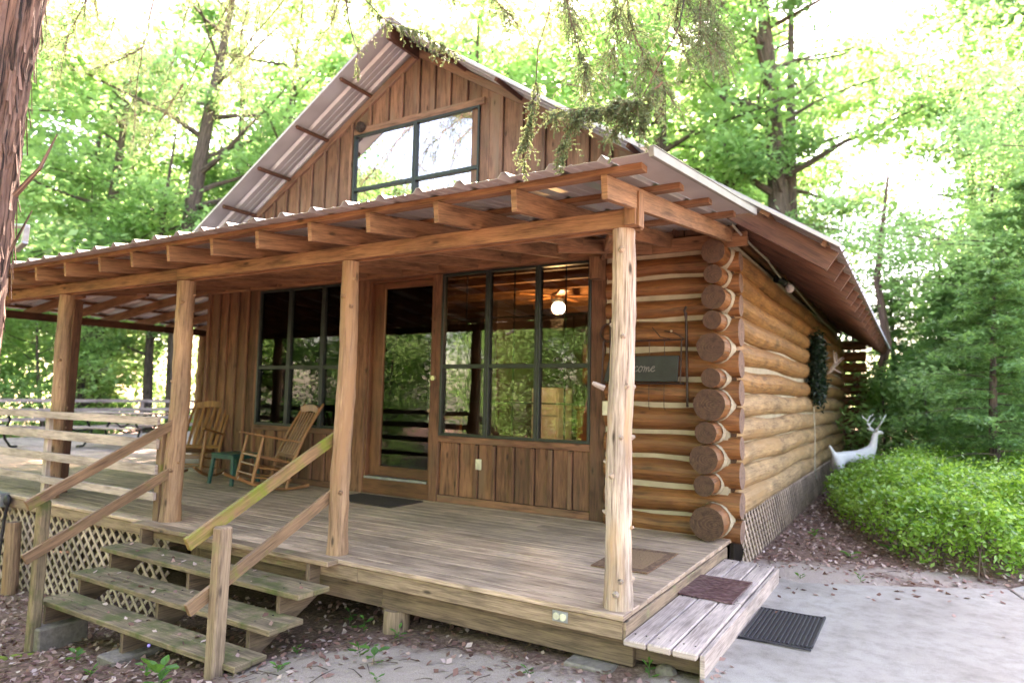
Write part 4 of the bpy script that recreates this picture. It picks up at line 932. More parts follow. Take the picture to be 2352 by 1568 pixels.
# ================================================================== vegetation
def bearing(az, d, ox=1.577, oy=-3.992):
    a = RAD(az); return ox+d*math.sin(a), oy+d*math.cos(a)
def tree_meshes(seed, H, r0, crown0, spread, nl, lsz, leafm, bend=.5, nlimb=16, clump=.9, bark='tree_bark', inner=1):
    """tapered bent trunk with limbs, crown of leaf clumps along the limbs; meshes at the origin"""
    rr = random.Random(seed); m = MB(); n = 12; pts = []; rad = []
    ax, ay = rr.uniform(-bend, bend), rr.uniform(-bend, bend)
    for i in range(n+1):
        t = i/n; pts.append(Vector((ax*math.sin(t*3+seed), ay*math.sin(t*2.3+seed*2), H*t*.93-.3))); rad.append(max(.015, r0*(1-t)**.75*(1.25 if i == 0 else 1)))
    m.tube(pts, rad, 10, wob=.04, seed=seed); cl = []
    for k in range(nlimb):
        t = crown0+(0.97-crown0)*(k+.5*rr.random())/nlimb; i = min(n-1, int(t*n)); p = pts[i].lerp(pts[i+1], t*n-i); a = rr.uniform(0, 6.28)
        L = spread*(.45+.75*math.sin(math.pi*min(1, (1-t)/(1-crown0)*.85+.12)))*rr.uniform(.65, 1.15); el = rr.uniform(.1, .6)
        q = [p]; d = Vector((math.cos(a)*math.cos(el), math.sin(a)*math.cos(el), math.sin(el)))
        for s in range(4):
            d = (d+Vector((rr.uniform(-.2, .2), rr.uniform(-.2, .2), rr.uniform(-.15, .12)))).normalized(); q.append(q[-1]+d*L/4)
        lr = rad[i]*.42
        m.tube(q, [lr, lr*.75, lr*.5, lr*.3, lr*.1], 6, seed=k)
        for s in range(inner, 5):
            for _ in range(2): cl.append(q[s]+Vector((rr.gauss(0, .35), rr.gauss(0, .35), rr.gauss(0, .3)))*clump)
            if s >= 2 and rr.random() < .7:
                e = q[s]+Vector((rr.uniform(-1, 1), rr.uniform(-1, 1), rr.uniform(-.3, .5)))*L*.3; m.tube([q[s], e], [lr*.3, .008], 5); cl.append(e)
    cl = np.array([list(c) for c in cl]); g = np.random.default_rng(seed); wts = g.random(len(cl))**1.3; wts /= wts.sum()
    idx = g.choice(len(cl), nl, p=wts); P = cl[idx]+g.normal(size=(nl, 3))*np.array([.48, .48, .26])*clump
    return m, leaves(P, lsz, up=.55, asp=.6), leafm, bark
TREE = {}
def make_tree(key, name, label, cat, loc, rot, sc, group, sz=1.0):
    r = bpy.data.objects.new(name, None); link(r); r.location = loc; r.rotation_euler = (0, 0, rot); r.scale = (sc, sc, sc*sz); tag(r, label, cat, group)
    if key not in TREE:
        m, lv, lm, bk = KIND[key](); a = part('trunk', m, bk); c = part('crown', lv, lm); a.parent = r; c.parent = r; TREE[key] = (a.data, c.data)
    else:
        for nm, d in zip(('trunk', 'crown'), TREE[key]): o = link(bpy.data.objects.new(nm, d)); o.parent = r
    return r
KIND = {
 't0': lambda: tree_meshes(51, 24, .5, .3, 4.8, 9500, .24, 'leaf_bright', 1.9, 20, .8, inner=3),
 't1': lambda: tree_meshes(57, 24, .34, .34, 4.0, 8000, .23, 'leaf_mid', .9, 18, .8, inner=3),
 'b0': lambda: tree_meshes(3, 17, .33, .22, 3.6, 13500, .24, 'leaf_bright', 1.0, 20),
 'b1': lambda: tree_meshes(8, 19, .28, .3, 3.3, 12500, .24, 'leaf_mid', .7, 20),
 'b2': lambda: tree_meshes(14, 15, .22, .18, 3.4, 12500, .23, 'leaf_bright', .5, 18),
 'b3': lambda: tree_meshes(21, 18, .38, .34, 4.0, 14000, .25, 'leaf_bright', 1.3, 20),
 'n0': lambda: tree_meshes(33, 7.5, .08, .25, 2.2, 17000, .085, 'leaf_bright', .4, 20, .6),
 'u0': lambda: tree_meshes(31, 6.5, .08, .12, 1.9, 7500, .12, 'leaf_bright', .4, 16, .6),
 'u1': lambda: tree_meshes(37, 5, .06, .1, 1.7, 7000, .12, 'leaf_mid', .4, 15, .6),
 's0': lambda: tree_meshes(41, 2.6, .04, .05, 1.3, 4500, .13, 'leaf_bright', .2, 14, .5),
 's1': lambda: tree_meshes(43, 1.8, .03, .05, 1.1, 3500, .1, 'leaf_mid', .2, 12, .4),
}
# trees one can single out
spec = [
 ('t0', -55.6, 25.5, .9, 1.0, 'large tree with a thick bending trunk left of the gable, rising behind the porch roof'),
 ('t0', -50.2, 28, .85, 2.2, 'dark-trunked tree directly left of the roof ridge, behind the roof slope'),
 ('t1', -58.8, 26, .6, 0.4, 'slender straight-trunked tree between the thick bending trunk and the cedar'),
 ('b2', -64.0, 28, .8, 3.0, 'leafy tree at far left behind the cedar trunk'),
 ('t0', -10.8, 25, 1.05, 4.1, 'broad tree with a thick forked trunk above the right slope of the roof'),
 ('t1', -13.6, 26, .95, 5.0, 'dark narrow-trunked tree immediately left of the thick forked trunk above the roof'),
 ('t1', -8.0, 27, .95, 1.7, 'thin tree immediately right of the thick forked trunk above the roof'),
]
for key, az, d, sc, rot, lab in spec:
    x, y = bearing(az, d); make_tree(key, 'broadleaf_tree', lab, 'tree', (x, y, G(x, y)), rot, sc, None)
# the forest around the clearing
rf = random.Random(5); placed = []
def free(x, y, md):
    if -19.3 < x < 2.2 and -2 < y < 16.5: return False
    if -1 < x < 8 and -8 < y < 12: return False
    return all((x-a)**2+(y-b_)**2 > md*md for a, b_ in placed)
cnt = 0
FL = {'b0': 'tall dark-trunked tree with a light green crown in the forest behind the cabin', 'b1': 'tall narrow tree with a mid green crown in the forest behind the cabin',
      'b2': 'slim tree with a low light green crown in the forest behind the cabin', 'b3': 'tall tree with a bending trunk and wide light crown in the forest behind the cabin'}
while cnt < 50:
    az = rf.uniform(-74, 12); d = rf.choice((rf.uniform(24, 34), rf.uniform(30, 52))); x, y = bearing(az, d)
    if -8 < az < 3 and rf.random() < .95: cnt += .2; continue          # the bright opening above the right eave
    if d < 29 and any(abs(az-q[1]) < 5.5 for q in spec): cnt += .02; continue
    if az < -42 and rf.random() < .4: cnt += .1; continue
    if not free(x, y, 3.2): cnt += .02; continue
    placed.append((x, y)); k = rf.choice(('b0', 'b1', 'b2', 'b3')); make_tree(k, 'broadleaf_tree', FL[k], 'tree', (x, y, G(x, y)-.1), rf.uniform(0, 6.28), rf.uniform(.85, 1.45), 'forest trees '+k.replace('b', 'kind ')); cnt += 1
UL = {'u0': 'bright green sapling tree in the understory behind the deck and cabin', 'u1': 'mid green sapling tree in the understory behind the deck and cabin',
      's0': 'bright green shrub at the forest edge', 's1': 'low mid green shrub at the forest edge'}
cnt = 0
while cnt < 55:
    az = rf.uniform(-74, 14); d = rf.uniform(18.5, 34); x, y = bearing(az, d)
    if az < -46 and rf.random() < .6: cnt += .3; continue
    if not free(x, y, 1.6): cnt += .02; continue
    placed.append((x, y)); k = rf.choice(('u0', 'u0', 'u1', 's0', 's0', 's1')); make_tree(k, 'sapling' if k[0] == 'u' else 'shrub', UL[k], 'sapling' if k[0] == 'u' else 'shrub', (x, y, G(x, y)-.05), rf.uniform(0, 6.28), rf.uniform(.7, 1.2), 'understory '+('saplings' if k[0] == 'u' else 'shrubs')+' '+('light' if k[1] == '0' else 'mid')); cnt += 1
# trees in front of the cabin, behind the viewer (the window panes mirror them)
for i, (x, y, k, sc) in enumerate([(-16, -9, 'b0', .8), (-11, -12, 'b3', .75), (-6.5, -14, 'b1', .8), (-3, -11, 'u0', 1.1), (-9, -9.5, 'u1', 1.1), (-13.5, -7.5, 'u0', 1.0), (2, -15, 'b2', .8), (8, -13, 'b0', .8), (-19, -4, 'b2', .8), (-22, 1, 'b1', .8), (14, -8, 'b3', .8), (-1, -19, 'b3', .9), (-6, -9, 's0', 1.2), (-16, -6, 's0', 1.3), (5, -17, 'u0', 1.5), (-21, -9, 'b3', .9), (-12, -18, 'b1', 1.0), (-24, -12, 'b0', .9), (-27, -7, 'b2', .9), (-31, -14, 'b3', 1), (-26, -19, 'b1', 1), (-20, -15, 'u0', 1.6), (-10, -8.5, 'u0', 1.0), (-14, -15, 'u1', 1.7), (-9, -16, 'b2', 1), (-17, -21, 'b0', 1), (-5, -19, 'b0', 1), (-23, -6, 'u0', 1.5), (-19, -9.5, 'u1', 1.4), (-8, -12, 'u0', 1.5), (-4.5, -11.5, 's0', 1.5), (-12, -10.5, 'n0', .9), (-17, -11.5, 'n0', 1.1)]):
    make_tree(k, 'broadleaf_tree' if k[0] == 'b' else ('sapling' if k[0] == 'u' else 'shrub'), 'leafy plant growing in front of the cabin beyond the clearing', 'tree', (x, y, G(x, y)), i*1.3, sc*.95, 'plants mirrored in the windows')
# distant wood that reads as one mass
N = 110000; a = np.radians(np.concatenate([rng.uniform(-85, 24, 70000), rng.uniform(24, 275, 40000)])); d = rng.uniform(50, 66, N); zz = rng.beta(1.1, 1.4, N)*24-2
den = np.sin(np.degrees(a)*.55)*np.cos(zz*.5+np.degrees(a)*.2)+np.sin(np.degrees(a)*1.7+zz*.9); azd = np.degrees(a); k = (den+rng.normal(0, .6, N) > -.5) & ~((azd > -80) & (azd < 24) & (zz > 13+4*np.sin(azd*.5))) & ~((azd > -10) & (azd < 3) & (zz > 5))
P = np.stack([1.6+d*np.sin(a), -4+d*np.cos(a), zz], 1)[k]
fw2 = part('far_woods', leaves(P, .55, up=.2, asp=.7), 'leaf_bright'); fw2['kind'] = 'stuff'; tag(fw2, 'distant bright green wood filling the gaps between the trees', 'woods')
# conifers at the right
def conifer(seed, H, r0, spread, nl, lsz, base=.12):
    rr = random.Random(seed); m = MB(); pts = [Vector((.15*math.sin(t*3+seed)*t, .12*math.cos(t*2+seed)*t, H*t-.2)) for t in [i/10 for i in range(11)]]
    m.tube(pts, [max(.012, r0*(1-i/10)**.8) for i in range(11)], 10, wob=.05); P = []; D = []
    nb = int(H*11)
    for k in range(nb):
        t = base+(1-base)*(k/nb); p = pts[0].lerp(pts[-1], t); a = k*2.4+rr.uniform(-.4, .4); L = spread*(1-t)**.7*rr.uniform(.6, 1.15)+.15
        d = Vector((math.cos(a), math.sin(a), rr.uniform(.0, .35))); q = [p]
        for s in range(5): d = (d+Vector((rr.uniform(-.12, .12), rr.uniform(-.12, .12), -.07))).normalized(); q.append(q[-1]+d*L/5)
        m.tube(q, [r0*.2*(1-t)+.008, .012, .01, .007, .005, .003], 5)
        if t < base+.08 and rr.random() < .6: continue
        for s in range(1, 6):
            for _ in range(4):
                sd_ = Vector((rr.uniform(-1, 1), rr.uniform(-1, 1), rr.uniform(-.35, .25))).normalized()*L*.26; b0 = q[s]
                for u in np.linspace(.15, 1, 7): P.append(b0+sd_*u+Vector((0, 0, -.05*u*u))); D.append(sd_.normalized()+d*.5)
    P = np.array([list(p) for p in P]); D = np.array([list(p) for p in D]); g = np.random.default_rng(seed); i = g.integers(0, len(P), nl)
    return m, leaves(P[i]+g.normal(0, .035, (nl, 3)), lsz, up=.5, asp=.28, dirs=D[i]), 'leaf_conifer', 'tree_bark'
KIND['c0'] = lambda: conifer(5, 5.4, .11, 2.1, 26000, .11, .17)
KIND['c1'] = lambda: conifer(9, 6.5, .13, 2.3, 26000, .12, .22)
for k, az, d, sc, rot, lab, sz in [('c0', 4.6, 13.2, .84, .5, 'feathery blue-green conifer with a dark bare lower trunk behind the hedge', .9), ('c1', 1.8, 16.5, .78, 2.5, 'smaller blue-green conifer standing left of the nearer conifer, behind the deer statue', .8),
        ('c1', 7.4, 16, 1.1, 1.2, 'tall dark conifer at the right edge behind the nearer conifer', .85), ('c0', 3.2, 20, 1.0, 4.0, 'tall dense conifer rising behind the two nearer conifers', 1.0), ('c1', -1.2, 22, 1.0, 0.0, 'distant blue-green conifer between the roof corner and the nearer conifers', .8)]:
    x, y = bearing(az, d); make_tree(k, 'conifer', lab, 'tree', (x, y, G(x, y)), rot, sc, None, sz)
# yellow-green saplings over them
for k, az, d, sc, lab in [('n0', 8.6, 16.5, 1.25, 'bright yellow-green broadleaf sapling rising behind the conifers at the right edge'), ('n0', 1.5, 20.5, .95, 'bright sapling with a wide crown behind the conifers, right of the eave'), ('n0', 5.0, 19, 1.2, 'light sapling rising above the nearer conifer'), ('s0', -2.5, 17.5, 1.0, 'bright shrub seen through the gap under the eave corner'), ('u0', -3.6, 21, 1.1, 'light sapling seen beyond the back corner of the cabin'), ('s0', 0.3, 15.5, .9, 'bright shrub behind the deer statue'), ('s1', 3.5, 15, .8, 'low green shrub under the nearer conifer'), ('s1', 6.0, 14.5, 1.0, 'low green shrub at the right edge behind the hedge')]:
    x, y = bearing(az, d); make_tree(k, 'sapling' if k[0] == 'u' else 'shrub', lab, 'tree' if k[0] == 'u' else 'shrub', (x, y, G(x, y)), az*2, sc, None)
m = MB(); x, y = bearing(-2.7, 18.8); m.tube([(x-.15, y, -.3), (x+.05, y, .9), (x+.02, y, 1.7), (x+.3, y, 2.8), (x+.1, y, 4.4), (x+.4, y, 7)], [.17, .13, .12, .1, .08, .03], 10, wob=.08); m.tube([(x+.02, y, 1.3), (x-.4, y, 1.9), (x-.5, y, 3.6)], [.07, .05, .02], 8)
t = thing('bare_tree', 'reddish crooked bare trunk beyond the back corner of the cabin', 'tree', (x, y, 0)); part('trunk', m, 'cedar_bark', t)
# the hedge
hd = thing('hedge', 'broad low bright green hedge beside the cabin and the concrete path', 'hedge', (3.5, 7, -.2))
hp = [(.4, 8.9), (.36, 7.4), (.66, 6.0), (1.0, 4.9), (1.5, 3.85), (2.2, 3.65), (2.75, 4.35), (7.5, 6.0), (8, 13.5), (3, 13.2), (1.5, 12.2), (.8, 10)]
def inside(px_, py_, poly):
    c = np.zeros(len(px_), bool); j = len(poly)-1
    for i in range(len(poly)):
        xi, yi = poly[i]; xj, yj = poly[j]; c ^= ((yi > py_) != (yj > py_)) & (px_ < (xj-xi)*(py_-yi)/(yj-yi)+xi); j = i
    return c
def edge_d(px_, py_, poly):
    d = np.full(len(px_), 9.)
    for i in range(len(poly)):
        a = np.array(poly[i]); b_ = np.array(poly[(i+1) % len(poly)]); v = b_-a; t = np.clip(((px_-a[0])*v[0]+(py_-a[1])*v[1])/(v@v), 0, 1); d = np.minimum(d, np.hypot(px_-a[0]-t*v[0], py_-a[1]-t*v[1]))
    return d
N = 250000; hx = rng.uniform(.3, 8, N); hy = 3.6+rng.random(N)**1.5*9.9; k = inside(hx, hy, hp); hx, hy = hx[k], hy[k]; k = (np.sin(hx*7.3+np.sin(hy*3.9)*2)*np.sin(hy*6.1+np.cos(hx*4.3)*1.7)+rng.normal(0, .3, len(hx))) > -.62; hx, hy = hx[k], hy[k]; e = edge_d(hx, hy, hp)
hh = (.3+.38*np.clip(e/.5, 0, 1)**.6)*(1+.2*np.sin(hx*4.1+np.sin(hy*2.7)*1.5)*np.cos(hy*3.3)) + .06*np.sin(hx*11)*np.sin(hy*9.3)+.03*np.sin(hx*29+hy*13)*np.sin(hy*31)
low = rng.random(len(hx)) < .3
hz = gz(hx, hy)+np.where(low, rng.uniform(.08, 1, len(hx))*hh, hh-np.abs(rng.normal(0, .07, len(hx)))+(rng.random(len(hx))<.1)*rng.uniform(0, .17, len(hx)))
hx2 = hx+rng.normal(0, .04, len(hx)); part('foliage', leaves(np.stack([hx2, hy+rng.normal(0, .04, len(hx)), hz], 1), .062, up=.35, asp=.5), 'leaf_hedge', hd)
m = MB(); rh = random.Random(3)
for i in range(420):
    k = rh.randrange(len(hx)); 
    if e[k] > 1.1: continue
    x, y = hx[k], hy[k]; g = G(x, y); m.tube([(x, y, g-.02), (x+rh.uniform(-.06, .06), y+rh.uniform(-.06, .06), g+hh[k]*.5), (x+rh.uniform(-.15, .15), y+rh.uniform(-.15, .15), g+hh[k]*.9)], [.009, .006, .003], 5, cap=False)
part('stems', m, 'tree_bark', hd)['kind'] = 'stuff'
# weeds
def weed(loc, nleaf, L, label, seed, asp=.42, h=.08, flower=False):
    rr = random.Random(seed); m = MB(); x, y = loc; z = G(x, y)
    for k in range(nleaf):
        a = k*2.399+rr.uniform(-.3, .3); el = rr.uniform(.25, .95); hb = z+h*(k/nleaf); d = Vector((math.cos(a)*math.cos(el), math.sin(a)*math.cos(el), math.sin(el))); l = L*rr.uniform(.6, 1.1)
        p0 = Vector((x, y, hb)); m.tube([Vector((x, y, z-.01)), p0, p0+d*l*.35], [.0025, .002, .0015], 4, cap=False)
        s = d.cross(Vector((0, 0, 1))).normalized(); b0 = p0+d*l*.3; P = [b0]
        prof = [(.15, .5), (.35, .95), (.55, 1), (.78, .6)]; drop = Vector((0, 0, -.25*l))
        lt = [b0+d*l*t+s*l*asp*.5*w_+drop*t*t for t, w_ in prof]; rt = [b0+d*l*t-s*l*asp*.5*w_+drop*t*t for t, w_ in prof]; tip = b0+d*l+drop
        md = [b0]+[b0+d*l*t+drop*t*t-Vector((0, 0, .012*l/.08)) for t, _ in prof]+[tip]
        kk = len(m.v); m.v += [tuple(q) for q in md+lt+rt]; nm = len(md); a1 = lambda i: kk+nm+i; a2 = lambda i: kk+nm+4+i
        F2 = [(kk, kk+1, a1(0)), (kk, a2(0), kk+1)]
        for i in range(3): F2 += [(kk+1+i, kk+2+i, a1(i+1), a1(i)), (kk+1+i, a2(i), a2(i+1), kk+2+i)]
        F2 += [(kk+4, kk+5, a1(3)), (kk+4, a2(3), kk+5)]
        for f in F2: m.f.append(f); m.mi.append(0); m.uv += [(0, 0)]*len(f)
    if flower: m.sphere((x+.02, y, z+h+.12), .012, 6, 4, mi=1)
    return tag(part('weed', m, ['leaf_weed', 'purple_flower'], org=(x, y, z)), label, 'weed')
wd_ = [((-2.78, -1.22), 9, .15, 'large-leaved weed by the foot of the right handrail post', .5, .14), ((-3.1, -1.12), 5, .09, 'small trailing weed in front of the lowest step', .5, .1), ((-4.15, -1.05), 6, .09, 'pale weed under the left end of the lowest step', .5, .08), ((-3.55, -1.25), 7, .07, 'ferny little weed in front of the flat concrete block', .35, .05),
  ((-2.28, -.5), 6, .07, 'small weed at the right end of the second step', .5, .06), ((-1.75, -.42), 6, .09, 'thin-leaved grassy weed on the sandy patch', .15, .08), ((-2.1, -.82), 6, .07, 'small five-leaved weed right of the lowest step', .5, .05), ((-2.5, .25), 5, .08, 'weed with round leaves in the shadow under the porch right of the steps', .7, .14), ((-2.22, .12), 5, .08, 'round-leaved weed left of the stubby porch pile', .7, .1),
  ((-1.75, -.02), 7, .07, 'bright weed right of the stubby porch pile', .4, .06), ((-1.55, -.5), 6, .085, 'broad-leaved weed standing on the sand in front of the porch', .6, .14), ((.17, .0), 7, .06, 'small bright weed between the porch beam and the plank step', .35, .1), ((-2.65, -1.3), 6, .07, 'weed with narrow leaves at the bottom edge beside the handrail post', .4, .05), ((-.5, -.28), 5, .05, 'tiny weed near the concrete block under the porch corner', .3, .04),
  ((-1.3, -.75), 5, .05, 'tiny sprig on the sand at the bottom edge', .3, .04), ((.5, 4.8), 7, .09, 'small weed in the dead leaves beside the lattice', .4, .08), ((.95, 3.9), 6, .09, 'small weed in the leaf litter between the lattice and hedge', .4, .07), ((1.3, 4.4), 7, .1, 'small weed near the front corner of the hedge', .45, .1), ((1.1, 3.0), 5, .06, 'tiny weed at the back edge of the concrete path', .3, .05), ((.62, 2.8), 5, .06, 'tiny weed on the sand behind the plank step', .3, .04)]
for i, (loc, nf, L, lab, asp, h) in enumerate(wd_): weed(loc, nf, L, lab, i, asp, h, flower=(i == 1))
m = MB()
for k in range(7): m.sphere((-4.85+k*.07-.25, -1.32+.1*k-.12, G(-4.9, -1.2)-.0), (.09, .06, .02), 10, 6)
tag(part('moss', m, 'mossy_ground' if 0 else 'moss_green', org=(-4.9, -1.2, -1)), 'patch of yellow-green moss on the soil left of the left handrail post', 'moss') if 'moss_green' in MATS else None
m = MB(); m.sphere((.24, .1, -.32), (.07, .06, .05), 10, 7); tag(part('stone', m, 'block_concrete', org=(.24, .1, -.32)), 'rounded brown stone under the front of the plank step', 'stone')
# ------------------------------------------------------------------ the cedar leaning in from the left, with its hanging sprays
TRUNK = [(-3.85, -2.2, -1.1), (-3.7, -2.2, .6), (-3.58, -2.2, 1.7), (-3.51, -2.2, 2.35), (-3.47, -2.2, 2.74), (-3.45, -2.2, 3.0), (-3.42, -2.2, 3.35), (-3.37, -2.2, 3.78), (-3.2, -2.15, 5), (-3.1, -2, 8)]
cdr = thing('cedar_tree', 'shaggy-barked cedar at the left edge with sprays of foliage hanging over the cabin', 'tree', (-3.6, -2.2, -1))
m = MB(); pts = TRUNK
def shag(m, pts, rad, n, seed):
    rr = random.Random(seed); P = []; R_ = []
    for i in range(len(pts)-1):
        for k in range(8): t = k/8; P.append(Vector(pts[i]).lerp(Vector(pts[i+1]), t)); R_.append(rad[i]*(1-t)+rad[i+1]*t)
    P.append(Vector(pts[-1])); R_.append(rad[-1]); k0 = len(m.v); m.tube(P, R_, n, wob=0, seed=seed)
    ph = [rr.uniform(-1, 1) for _ in range(n)]
    for i in range(len(P)):
        for j in range(n):
            v = Vector(m.v[k0+i*n+j]); c = P[i]; f = 1+.05*ph[(j+i//9) % n]+.05*math.sin(j*2.3+i*.35)+rr.uniform(-.025, .025); m.v[k0+i*n+j] = tuple(c+(v-c)*f)
shag(m, pts, [.28, .24, .225, .215, .21, .21, .215, .235, .2, .08], 44, 4)
rr = random.Random(12)
for k in range(110):
    z = rr.uniform(1.5, 4.2); i = min(len(pts)-2, max(0, int(np.searchsorted([p[2] for p in pts], z)-1))); t = (z-pts[i][2])/(pts[i+1][2]-pts[i][2]); c = Vector(pts[i]).lerp(Vector(pts[i+1]), t); a = rr.uniform(-1.4, 1.5)+.2
    d = Vector((math.cos(a), math.sin(a), 0)); s = d.cross(Vector((0, 0, 1))); q = c+d*.215; L = rr.uniform(.08, .3); o = rr.uniform(.008, .035)
    m.beam(q, q+Vector((0, 0, -L))+d*o+s*rr.uniform(-.03, .03), rr.uniform(.008, .022), .004, up=d)
tk = part('trunk', m, 'cedar_bark', cdr)
m = MB()
m.tube([(-3.2, -2.15, 5.0), (-2.9, -1.7, 5.8), (-2.2, -1.1, 5.9), (-.8, -.7, 5.3), (.3, -.3, 4.6), (1.1, .1, 4.2)], [.1, .08, .065, .05, .035, .012], 8, wob=.06)
m.tube([(-3.15, -2.1, 6.2), (-3.9, -.8, 6.9), (-3.8, .6, 7.0), (-2.6, 1.0, 6.9), (-.8, .8, 5.6), (.4, .6, 4.7)], [.09, .075, .06, .045, .03, .01], 8, wob=.06)
m.tube([(-3.2, -2.1, 5.6), (-5.2, -.8, 6.6), (-7.4, .1, 7.0), (-8.6, .9, 6.7)], [.09, .07, .045, .015], 8, wob=.06)
m.tube([(-3.2, -2.1, 2.5), (-3.02, -2.05, 2.66), (-2.95, -2.0, 2.88)], [.018, .012, .004], 6); m.tube([(-3.2, -2.1, 2.15), (-3.08, -2.05, 2.4)], [.01, .004], 5)
part('limb', m, 'cedar_bark', cdr)
TW = MB(); LP = []; LD = []
def branch(pts, sub=9, sl=.16, dens=26, droop=.7, seed=0, r=.006, skip=0.0):
    rr = random.Random(seed+77); P = [Vector(p) for p in pts]; dd = []
    for a, b_ in zip(P[:-1], P[1:]):
        for k in range(5): dd.append(a.lerp(b_, k/5)+Vector((rr.gauss(0, .006), rr.gauss(0, .006), rr.gauss(0, .008))))
    dd.append(P[-1]); TW.tube(dd, [r*(1-.8*i/len(dd)) for i in range(len(dd))], 5, cap=False)
    n0 = int(len(dd)*skip)
    for _ in range(int(sub*len(P))):
        i = rr.randrange(n0, len(dd)-1); base = dd[i]; ax = (dd[i+1]-dd[i]).normalized()
        d = (Vector((rr.gauss(0, 1), rr.gauss(0, 1), rr.gauss(0, .6)))*.6+ax*.8+Vector((0, 0, -droop))).normalized(); L = sl*rr.uniform(.35, 1.15)
        q = [base, base+d*L*.5, base+(d+Vector((0, 0, -.35))).normalized()*L]; TW.tube(q, [.0022, .0016, .0008], 4, cap=False)
        pn = Vector((rr.gauss(0, 1), rr.gauss(0, 1), rr.gauss(0, 1))); ns = max(4, dens//4)
        for s in range(ns):
            u = (s+.5)/ns; b0 = q[0].lerp(q[1], u*2) if u < .5 else q[1].lerp(q[2], u*2-1); sx = d.cross(pn).normalized()*(1 if s % 2 else -1)
            td = (sx*.8+d*.8+Vector((0, 0, -.2))+Vector((rr.gauss(0, .2), rr.gauss(0, .2), rr.gauss(0, .2)))).normalized(); tl = L*.42*(1.15-u)
            for w_ in range(7): LP.append(b0+td*tl*(w_+.3)/7); LD.append(td+Vector((rr.gauss(0, .35), rr.gauss(0, .35), rr.gauss(0, .35))))
# near sprays in front of the gable and porch roof
branch([(-.55, -.75, 5.15), (-.2, -.85, 4.3), (-.12, -.8, 3.6), (-.22, -.8, 3.27), (-.22, -.8, 3.03), (-.27, -.8, 2.85), (-.31, -.8, 2.66)], 8, .13, 26, .8, 1, skip=.62)
branch([(.35, -.3, 4.6), (.62, -.6, 3.9), (.6, -.8, 3.2), (.39, -.8, 2.86), (.17, -.8, 2.86), (-.18, -.8, 2.91)], 18, .15, 30, .55, 2, skip=.58)
branch([(.17, -.8, 2.86), (.04, -.8, 2.84), (-.03, -.8, 2.76), (-.06, -.8, 2.62)], 12, .12, 28, .8, 3)
branch([(.39, -.8, 2.86), (.3, -.8, 2.76), (.22, -.8, 2.68)], 12, .13, 28, .5, 4); branch([(.5, -.8, 2.95), (.42, -.8, 2.8), (.4, -.8, 2.68)], 12, .12, 28, .5, 5)
branch([(-2.2, -1.1, 5.9), (-1.8, -1.05, 4.6), (-1.53, -1, 3.98), (-1.18, -1, 3.62), (-.93, -1, 3.48), (-.64, -1, 3.28)], 9, .11, 20, .5, 6, skip=.5)
branch([(-1.6, -1, 4.0), (-1.45, -1, 3.55), (-1.4, -1, 3.3)], 6, .1, 20, .7, 7)
# darker hanging foliage across the top
for i, (b0, tips) in enumerate([((.4, .6, 4.9), [(.13, .5, 4.37), (.32, .5, 3.99), (.5, .5, 3.65)]), ((.4, .6, 4.9), [(.3, .5, 4.4), (.44, .5, 4.0), (.46, .5, 3.75)]), ((-.6, .3, 5.2), [(-.49, 0, 4.22), (-.35, 0, 3.7), (-.3, 0, 3.54), (-.32, 0, 3.33)]), ((.2, .2, 4.9), [(0, 0, 4.07), (.03, 0, 3.73), (.15, 0, 3.46), (.35, 0, 3.14)]),
        ((-1.3, .2, 5.3), [(-1.2, 0, 4.51), (-.99, 0, 4.2), (-.84, 0, 4.0)]), ((-.3, .2, 5.0), [(-.13, 0, 4.17), (-.06, 0, 3.78), (-.12, 0, 3.56)]), ((.5, .5, 4.9), [(.25, .4, 4.3), (.2, .4, 3.9), (.3, .4, 3.6)]), ((-.8, .4, 5.6), [(-.7, .3, 4.6), (-.6, .3, 4.25), (-.55, .3, 4.05)]), ((.6, .3, 4.8), [(.5, .2, 4.2), (.42, .2, 3.8), (.52, .2, 3.45)]), ((-1.9, .3, 5.9), [(-1.8, 0, 5.0), (-1.6, 0, 4.6), (-1.45, 0, 4.4)])]):
    branch([b0]+tips, 15, .3, 34, .12, 20+i, .007, skip=.2)
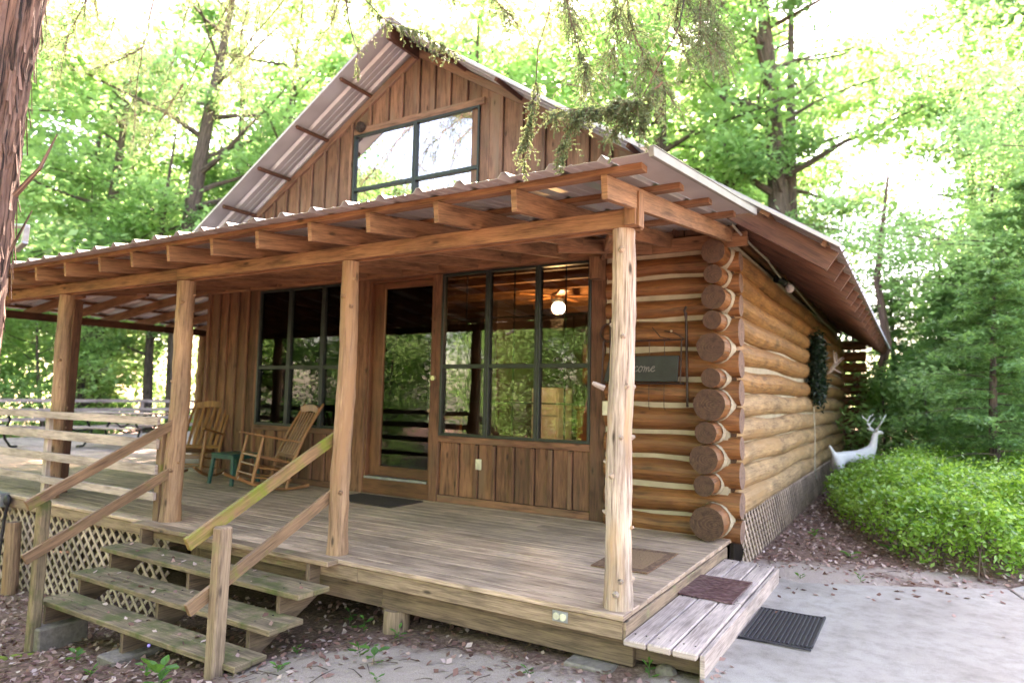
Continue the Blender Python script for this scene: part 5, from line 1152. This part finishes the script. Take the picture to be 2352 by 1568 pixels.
for i, tp in enumerate([[(-4.6, -1.3, 5.3), (-4.39, -1.2, 4.85), (-4.5, -1.2, 4.57), (-4.66, -1.2, 4.42), (-4.74, -1.2, 4.2)], [(-5.5, -.6, 6.5), (-5.54, 0, 5.91), (-5.64, 0, 5.33), (-5.76, 0, 4.91), (-5.8, 0, 4.52), (-5.79, 0, 4.01)], [(-7.8, .3, 7), (-7.96, 0, 6.69), (-8.11, 0, 6.14), (-7.92, 0, 5.67), (-7.59, 0, 4.96)], [(-5.7, 0, 5.1), (-6.22, 0, 5.07), (-6.89, 0, 5.13)],
        [(-5, .6, 7), (-5.42, 1, 6.44), (-6.53, 1, 5.13), (-8.28, 1, 5.07)], [(-6.53, 1, 5.3), (-7, 1, 4.9), (-7.35, 1, 4.52)], [(-4, .8, 7), (-4.31, 1, 6.09), (-5.03, 1, 5.66), (-5.65, 1, 5.27), (-5.3, 1, 4.97)], [(-3.5, .9, 6.8), (-3.62, 1, 5.87), (-3.85, 1, 5.34), (-4.25, 1, 5.09)], [(-3.8, .6, 7), (-4.6, .6, 6.3), (-5.2, .6, 6.0)], [(-2.6, 1, 6.6), (-2.7, 1, 6.0), (-3.0, 1, 5.6)], [(-6.5, -.3, 6.8), (-6.6, .2, 6.2), (-7.0, .3, 5.8), (-7.3, .3, 5.5)]]):
    branch(tp, 15, .42, 34, .1, 40+i, .011)
rb = random.Random(31)
for k in range(16):
    x0 = -5.6+2.3*k/15+rb.uniform(-.15, .15); y0 = rb.uniform(.4, 1.6); z1 = 6.35-.0*k+rb.uniform(-.45, .25)+(.25 if k > 9 else 0)
    branch([(x0+.3, y0-.3, 7.2), (x0+.1, y0, 6.7), (x0-.1+rb.uniform(-.2, .2), y0, z1-.3), (x0-.25+rb.uniform(-.3, .3), y0, z1-1.1+rb.uniform(-.3, .3))], 13, .42, 34, .1, 200+k, .009)
part('twig', TW, 'cedar_bark', cdr)
LP = np.array([list(p) for p in LP]); LD = np.array([list(p) for p in LD])
part('foliage', leaves(LP, .019, up=.1, asp=.42, dirs=LD), 'leaf_cedar', cdr)
fl = thing('floodlight', 'grey outdoor floodlight bracket showing beside the cedar trunk above the porch roof', 'light', (-5.1, -1.3, 2.6))
m = MB(); m.beam((-5.4, -1.28, 2.745), (-4.99, -1.28, 2.7), .05, .03); m.beam((-5.0, -1.28, 2.7), (-5.02, -1.28, 2.56), .05, .035, up=(1, 0, 0)); m.beam((-5.0, -1.28, 2.56), (-5.16, -1.28, 2.5), .05, .03); part('bracket', m, 'grey_metal', fl, bevel=.006)
print('objects', len(bpy.data.objects), 'polys', sum(len(me.polygons) for me in bpy.data.meshes))
